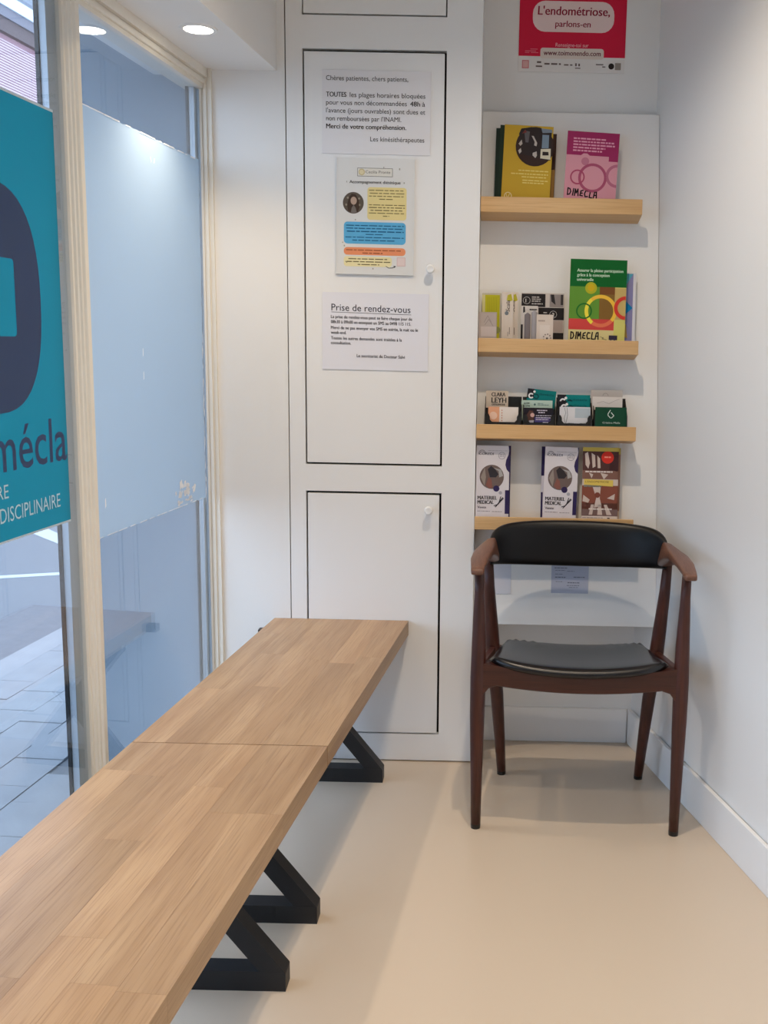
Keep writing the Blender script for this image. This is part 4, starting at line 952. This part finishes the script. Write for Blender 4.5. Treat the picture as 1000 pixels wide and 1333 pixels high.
# backrest: padded band curving forward at both ends
br = []
NB = 40
for i in range(NB + 1):
    t = -1 + 2 * i / NB; x = 0.237 * math.sin(t * math.pi / 2 * 0.93) / math.sin(math.pi / 2 * 0.93)
    y = 0.170 - 0.092 * abs(t) ** 2.3
    zt = 0.747 - 0.014 * t * t - 0.028 * t ** 6; zb = 0.621 + 0.016 * t * t
    zc_, hh = (zt + zb) / 2, (zt + zb) / 2 - zb
    dx = 0.35 * t; nrm = Vector((t * 0.75, 1, 0)).normalized()
    th_ = 0.017 * (1 - 0.55 * abs(t) ** 10)
    if i in (0, NB): th_ *= 0.5
    rr_ = []
    for k in range(22):
        a = 2 * math.pi * k / 22
        oz = hh * math.copysign(abs(math.sin(a)) ** 0.75, math.sin(a)); ow = th_ * math.copysign(abs(math.cos(a)) ** 0.7, math.cos(a))
        tilt = 0.10 * oz
        rr_.append((x + nrm.x * (ow), y + nrm.y * ow + tilt, zc_ + oz))
    br.append(rr_)
MB().loft(br).build('backrest', M_vinyl_b, ch, smooth=True)

# ------------------------------------------------------------------ lamps
def downlight(loc, watts, label, group=None, spot=2.0, rad=0.034):
    e = empty('downlight', loc, label, 'ceiling lamp', group)
    MB().loft([ring((0, 0, 0.0), rad + 0.010, 28), ring((0, 0, -0.004), rad + 0.008, 28), ring((0, 0, -0.004), rad, 28), ring((0, 0, -0.001), rad - 0.001, 28)], caps=False).build('trim_ring', M_knob, e, smooth=False)
    link_mesh('diffuser', ring((0, 0, -0.0025), rad, 28), [tuple(reversed(range(28)))], MATS.get('lamp_glow') or emit_mat('lamp_glow', (1.0, 0.90, 0.74, 1), 14.0), e)
    ld = bpy.data.lights.new('downlight_beam', 'SPOT'); ld.energy = watts; ld.color = LAMP_COLOR
    ld.spot_size = spot; ld.spot_blend = 1.0; ld.shadow_soft_size = 0.022
    lo = bpy.data.objects.new('downlight_beam', ld); C.objects.link(lo); lo.parent = e; lo.location = (0, 0, -0.02)
    return e
downlight((-0.710, 2.556, 1.937), SOFFIT_W, 'small round downlight in the soffit above the frosted window')
downlight((-0.820, 1.25, 1.937), SOFFIT_W, 'small round downlight in the soffit above the teal sign')
for k, (x, y) in enumerate(((0.06, 2.06), (0.06, 0.95), (0.06, -0.5))):
    downlight((x, y, CEIL), CEIL_W, ['round ceiling downlight nearest the leaflet niche', 'round ceiling downlight over the middle of the room', 'round ceiling downlight near the rear wall'][k], None, 2.22)

# ------------------------------------------------------------------ outside the window
M_ext = mat('grey_render_outside', (0.22, 0.265, 0.31, 1), 0.8, 0.2, 0.08, 5, 0.2, 60)
tag(box('wall_outside_pier', -1.262, -0.826, 2.99, 3.6, -0.2, 3.2, M_ext), kind='structure')
o = MB().box(-0.45, -0.046, -4.4, 0.10, 2.13, 3.2).build('wall_outside_shade', M_ext); o.matrix_world = WIN_M; tag(o, kind='structure')  # unseen overhang, added to keep sky light off the pier's upper part
M_pave = mat('concrete_paver', (0.27, 0.28, 0.295, 1), 0.85, 0.25, 0.16, 9, 0.4, 90)
M_asph = mat('asphalt', (0.175, 0.18, 0.195, 1), 0.9, 0.2, 0.15, 30, 0.6, 300)
M_line = mat('road_paint', (0.50, 0.52, 0.54, 1), 0.7, 0.2, 0.06, 20)
M_kerb = mat('kerb_stone', (0.31, 0.31, 0.32, 1), 0.85, 0.2, 0.1, 12, 0.3, 90)
sw = MB().box(-1.15, -0.03, -4.6, 0.055, -0.22, -0.086).box(-1.15, -0.46, 0.055, 12, -0.22, -0.086).build('sidewalk', mat('paver_joint_sand', (0.17, 0.175, 0.185, 1), 0.95, 0.1, 0.1, 40))
sw.matrix_world = WIN_M; tag(sw, kind='structure')
pav = {}
rnd = random.Random(4)
for r in range(7):
    for k in range(27):
        s0 = -1.6 + 0.20 * k + (0.10 if r % 2 else 0.0)
        if r <= 2 and s0 > -0.16: continue
        o0 = -0.055 - 0.157 * r
        key = 'p'
        if key not in pav:
            p0 = MB().box(-0.0772, 0.0772, -0.0982, 0.0982, -0.03, 0.0).build('paver', M_pave, sw); pav[key] = p0; p = p0
        else:
            p = pav[key].copy(); C.objects.link(p); p.parent = sw
        p.location = (o0 - 0.0785, s0 + 0.1, -0.080 + rnd.uniform(-0.0015, 0.0015))
        p.rotation_euler = (rnd.uniform(-0.006, 0.006), rnd.uniform(-0.006, 0.006), 0)
kb = MB().box(-1.28, -1.155, -4.6, 12, -0.22, -0.082).build('kerb', M_kerb); kb.matrix_world = WIN_M; tag(kb, kind='structure')
rd = MB().box(-30, -1.281, -14, 26, -0.25, -0.12).build('road', M_asph); rd.matrix_world = WIN_M; tag(rd, kind='structure')
def road_mark(pts, label):
    v = [(a, b, -0.117) for a, b in pts]
    o = MB().prism([(a, b, -0.1195) for a, b in pts], v).build('road_marking', M_line); o.matrix_world = WIN_M
    return tag(o, label, 'road marking')
road_mark([(-3.6, 1.86), (-1.75, 2.79), (-1.75, 2.87), (-3.6, 1.94)], 'white painted line running across the road outside')
road_mark([(-3.3, 4.15), (-2.75, 3.95), (-2.2, 3.45), (-2.1, 3.5), (-2.7, 4.1), (-3.3, 4.3)], 'white curved road marking farther along the street')
# house across the street
def slat_mat():
    m = bpy.data.materials.new('pink_slats'); m.use_nodes = True
    n = m.node_tree.nodes; l = m.node_tree.links; b = n['Principled BSDF']
    tc = n.new('ShaderNodeTexCoord'); wv = n.new('ShaderNodeTexWave'); wv.bands_direction = 'Z'
    wv.inputs['Scale'].default_value = 11.5; wv.inputs['Distortion'].default_value = 0.0
    l.new(tc.outputs['Object'], wv.inputs['Vector'])
    r = n.new('ShaderNodeValToRGB'); r.color_ramp.elements[0].position = 0.25; r.color_ramp.elements[0].color = srgb(136, 92, 98)
    r.color_ramp.elements[1].position = 0.75; r.color_ramp.elements[1].color = srgb(206, 184, 190)
    l.new(wv.outputs['Fac'], r.inputs[0]); l.new(r.outputs[0], b.inputs['Base Color']); b.inputs['Roughness'].default_value = 0.7
    return m
hs = empty('street_house', WIN_M @ Matrix.Translation((-5.0, 10.0, -0.15)), 'dusty pink house with slatted shutter and white eaves board across the street', 'building')
MB().box(-0.4, 0.0, -4.5, 8, -0.1, 4.45).build('rendered_wall', mat('dusty_pink_render', srgb(170, 132, 138), 0.85, 0.2, 0.06, 8), hs)
MB().box(-0.02, 0.05, -4.4, -1.37, 1.9, 4.36).build('slatted_shutter', slat_mat(), hs)
MB().box(-0.2, 0.06, -4.5, 8, 4.44, 4.58).build('eaves_shadow_band', mat('eaves_shadow_brown', srgb(96, 80, 80), 0.7), hs)  # dark band: the shadow under the eaves, put into its colour
MB().box(-0.2, 0.10, -4.5, 8, 4.68, 4.80).build('fascia_board', mat('white_fascia', srgb(214, 222, 232), 0.5), hs)
MB().box(-0.2, 0.08, -4.5, 8, 4.58, 4.68).build('eaves_soffit', mat('grey_eaves_soffit', srgb(122, 118, 126), 0.7), hs)
MB().prism([(0.06, -4.5, 4.801), (0.06, 8, 4.801), (-2.5, 8, 6.6), (-2.5, -4.5, 6.6)], [(0.06, -4.5, 4.86), (0.06, 8, 4.86), (-2.5, 8, 6.66), (-2.5, -4.5, 6.66)]).build('roof', mat('slate_roof', srgb(120, 124, 134), 0.8, 0.2, 0.2, 20), hs)
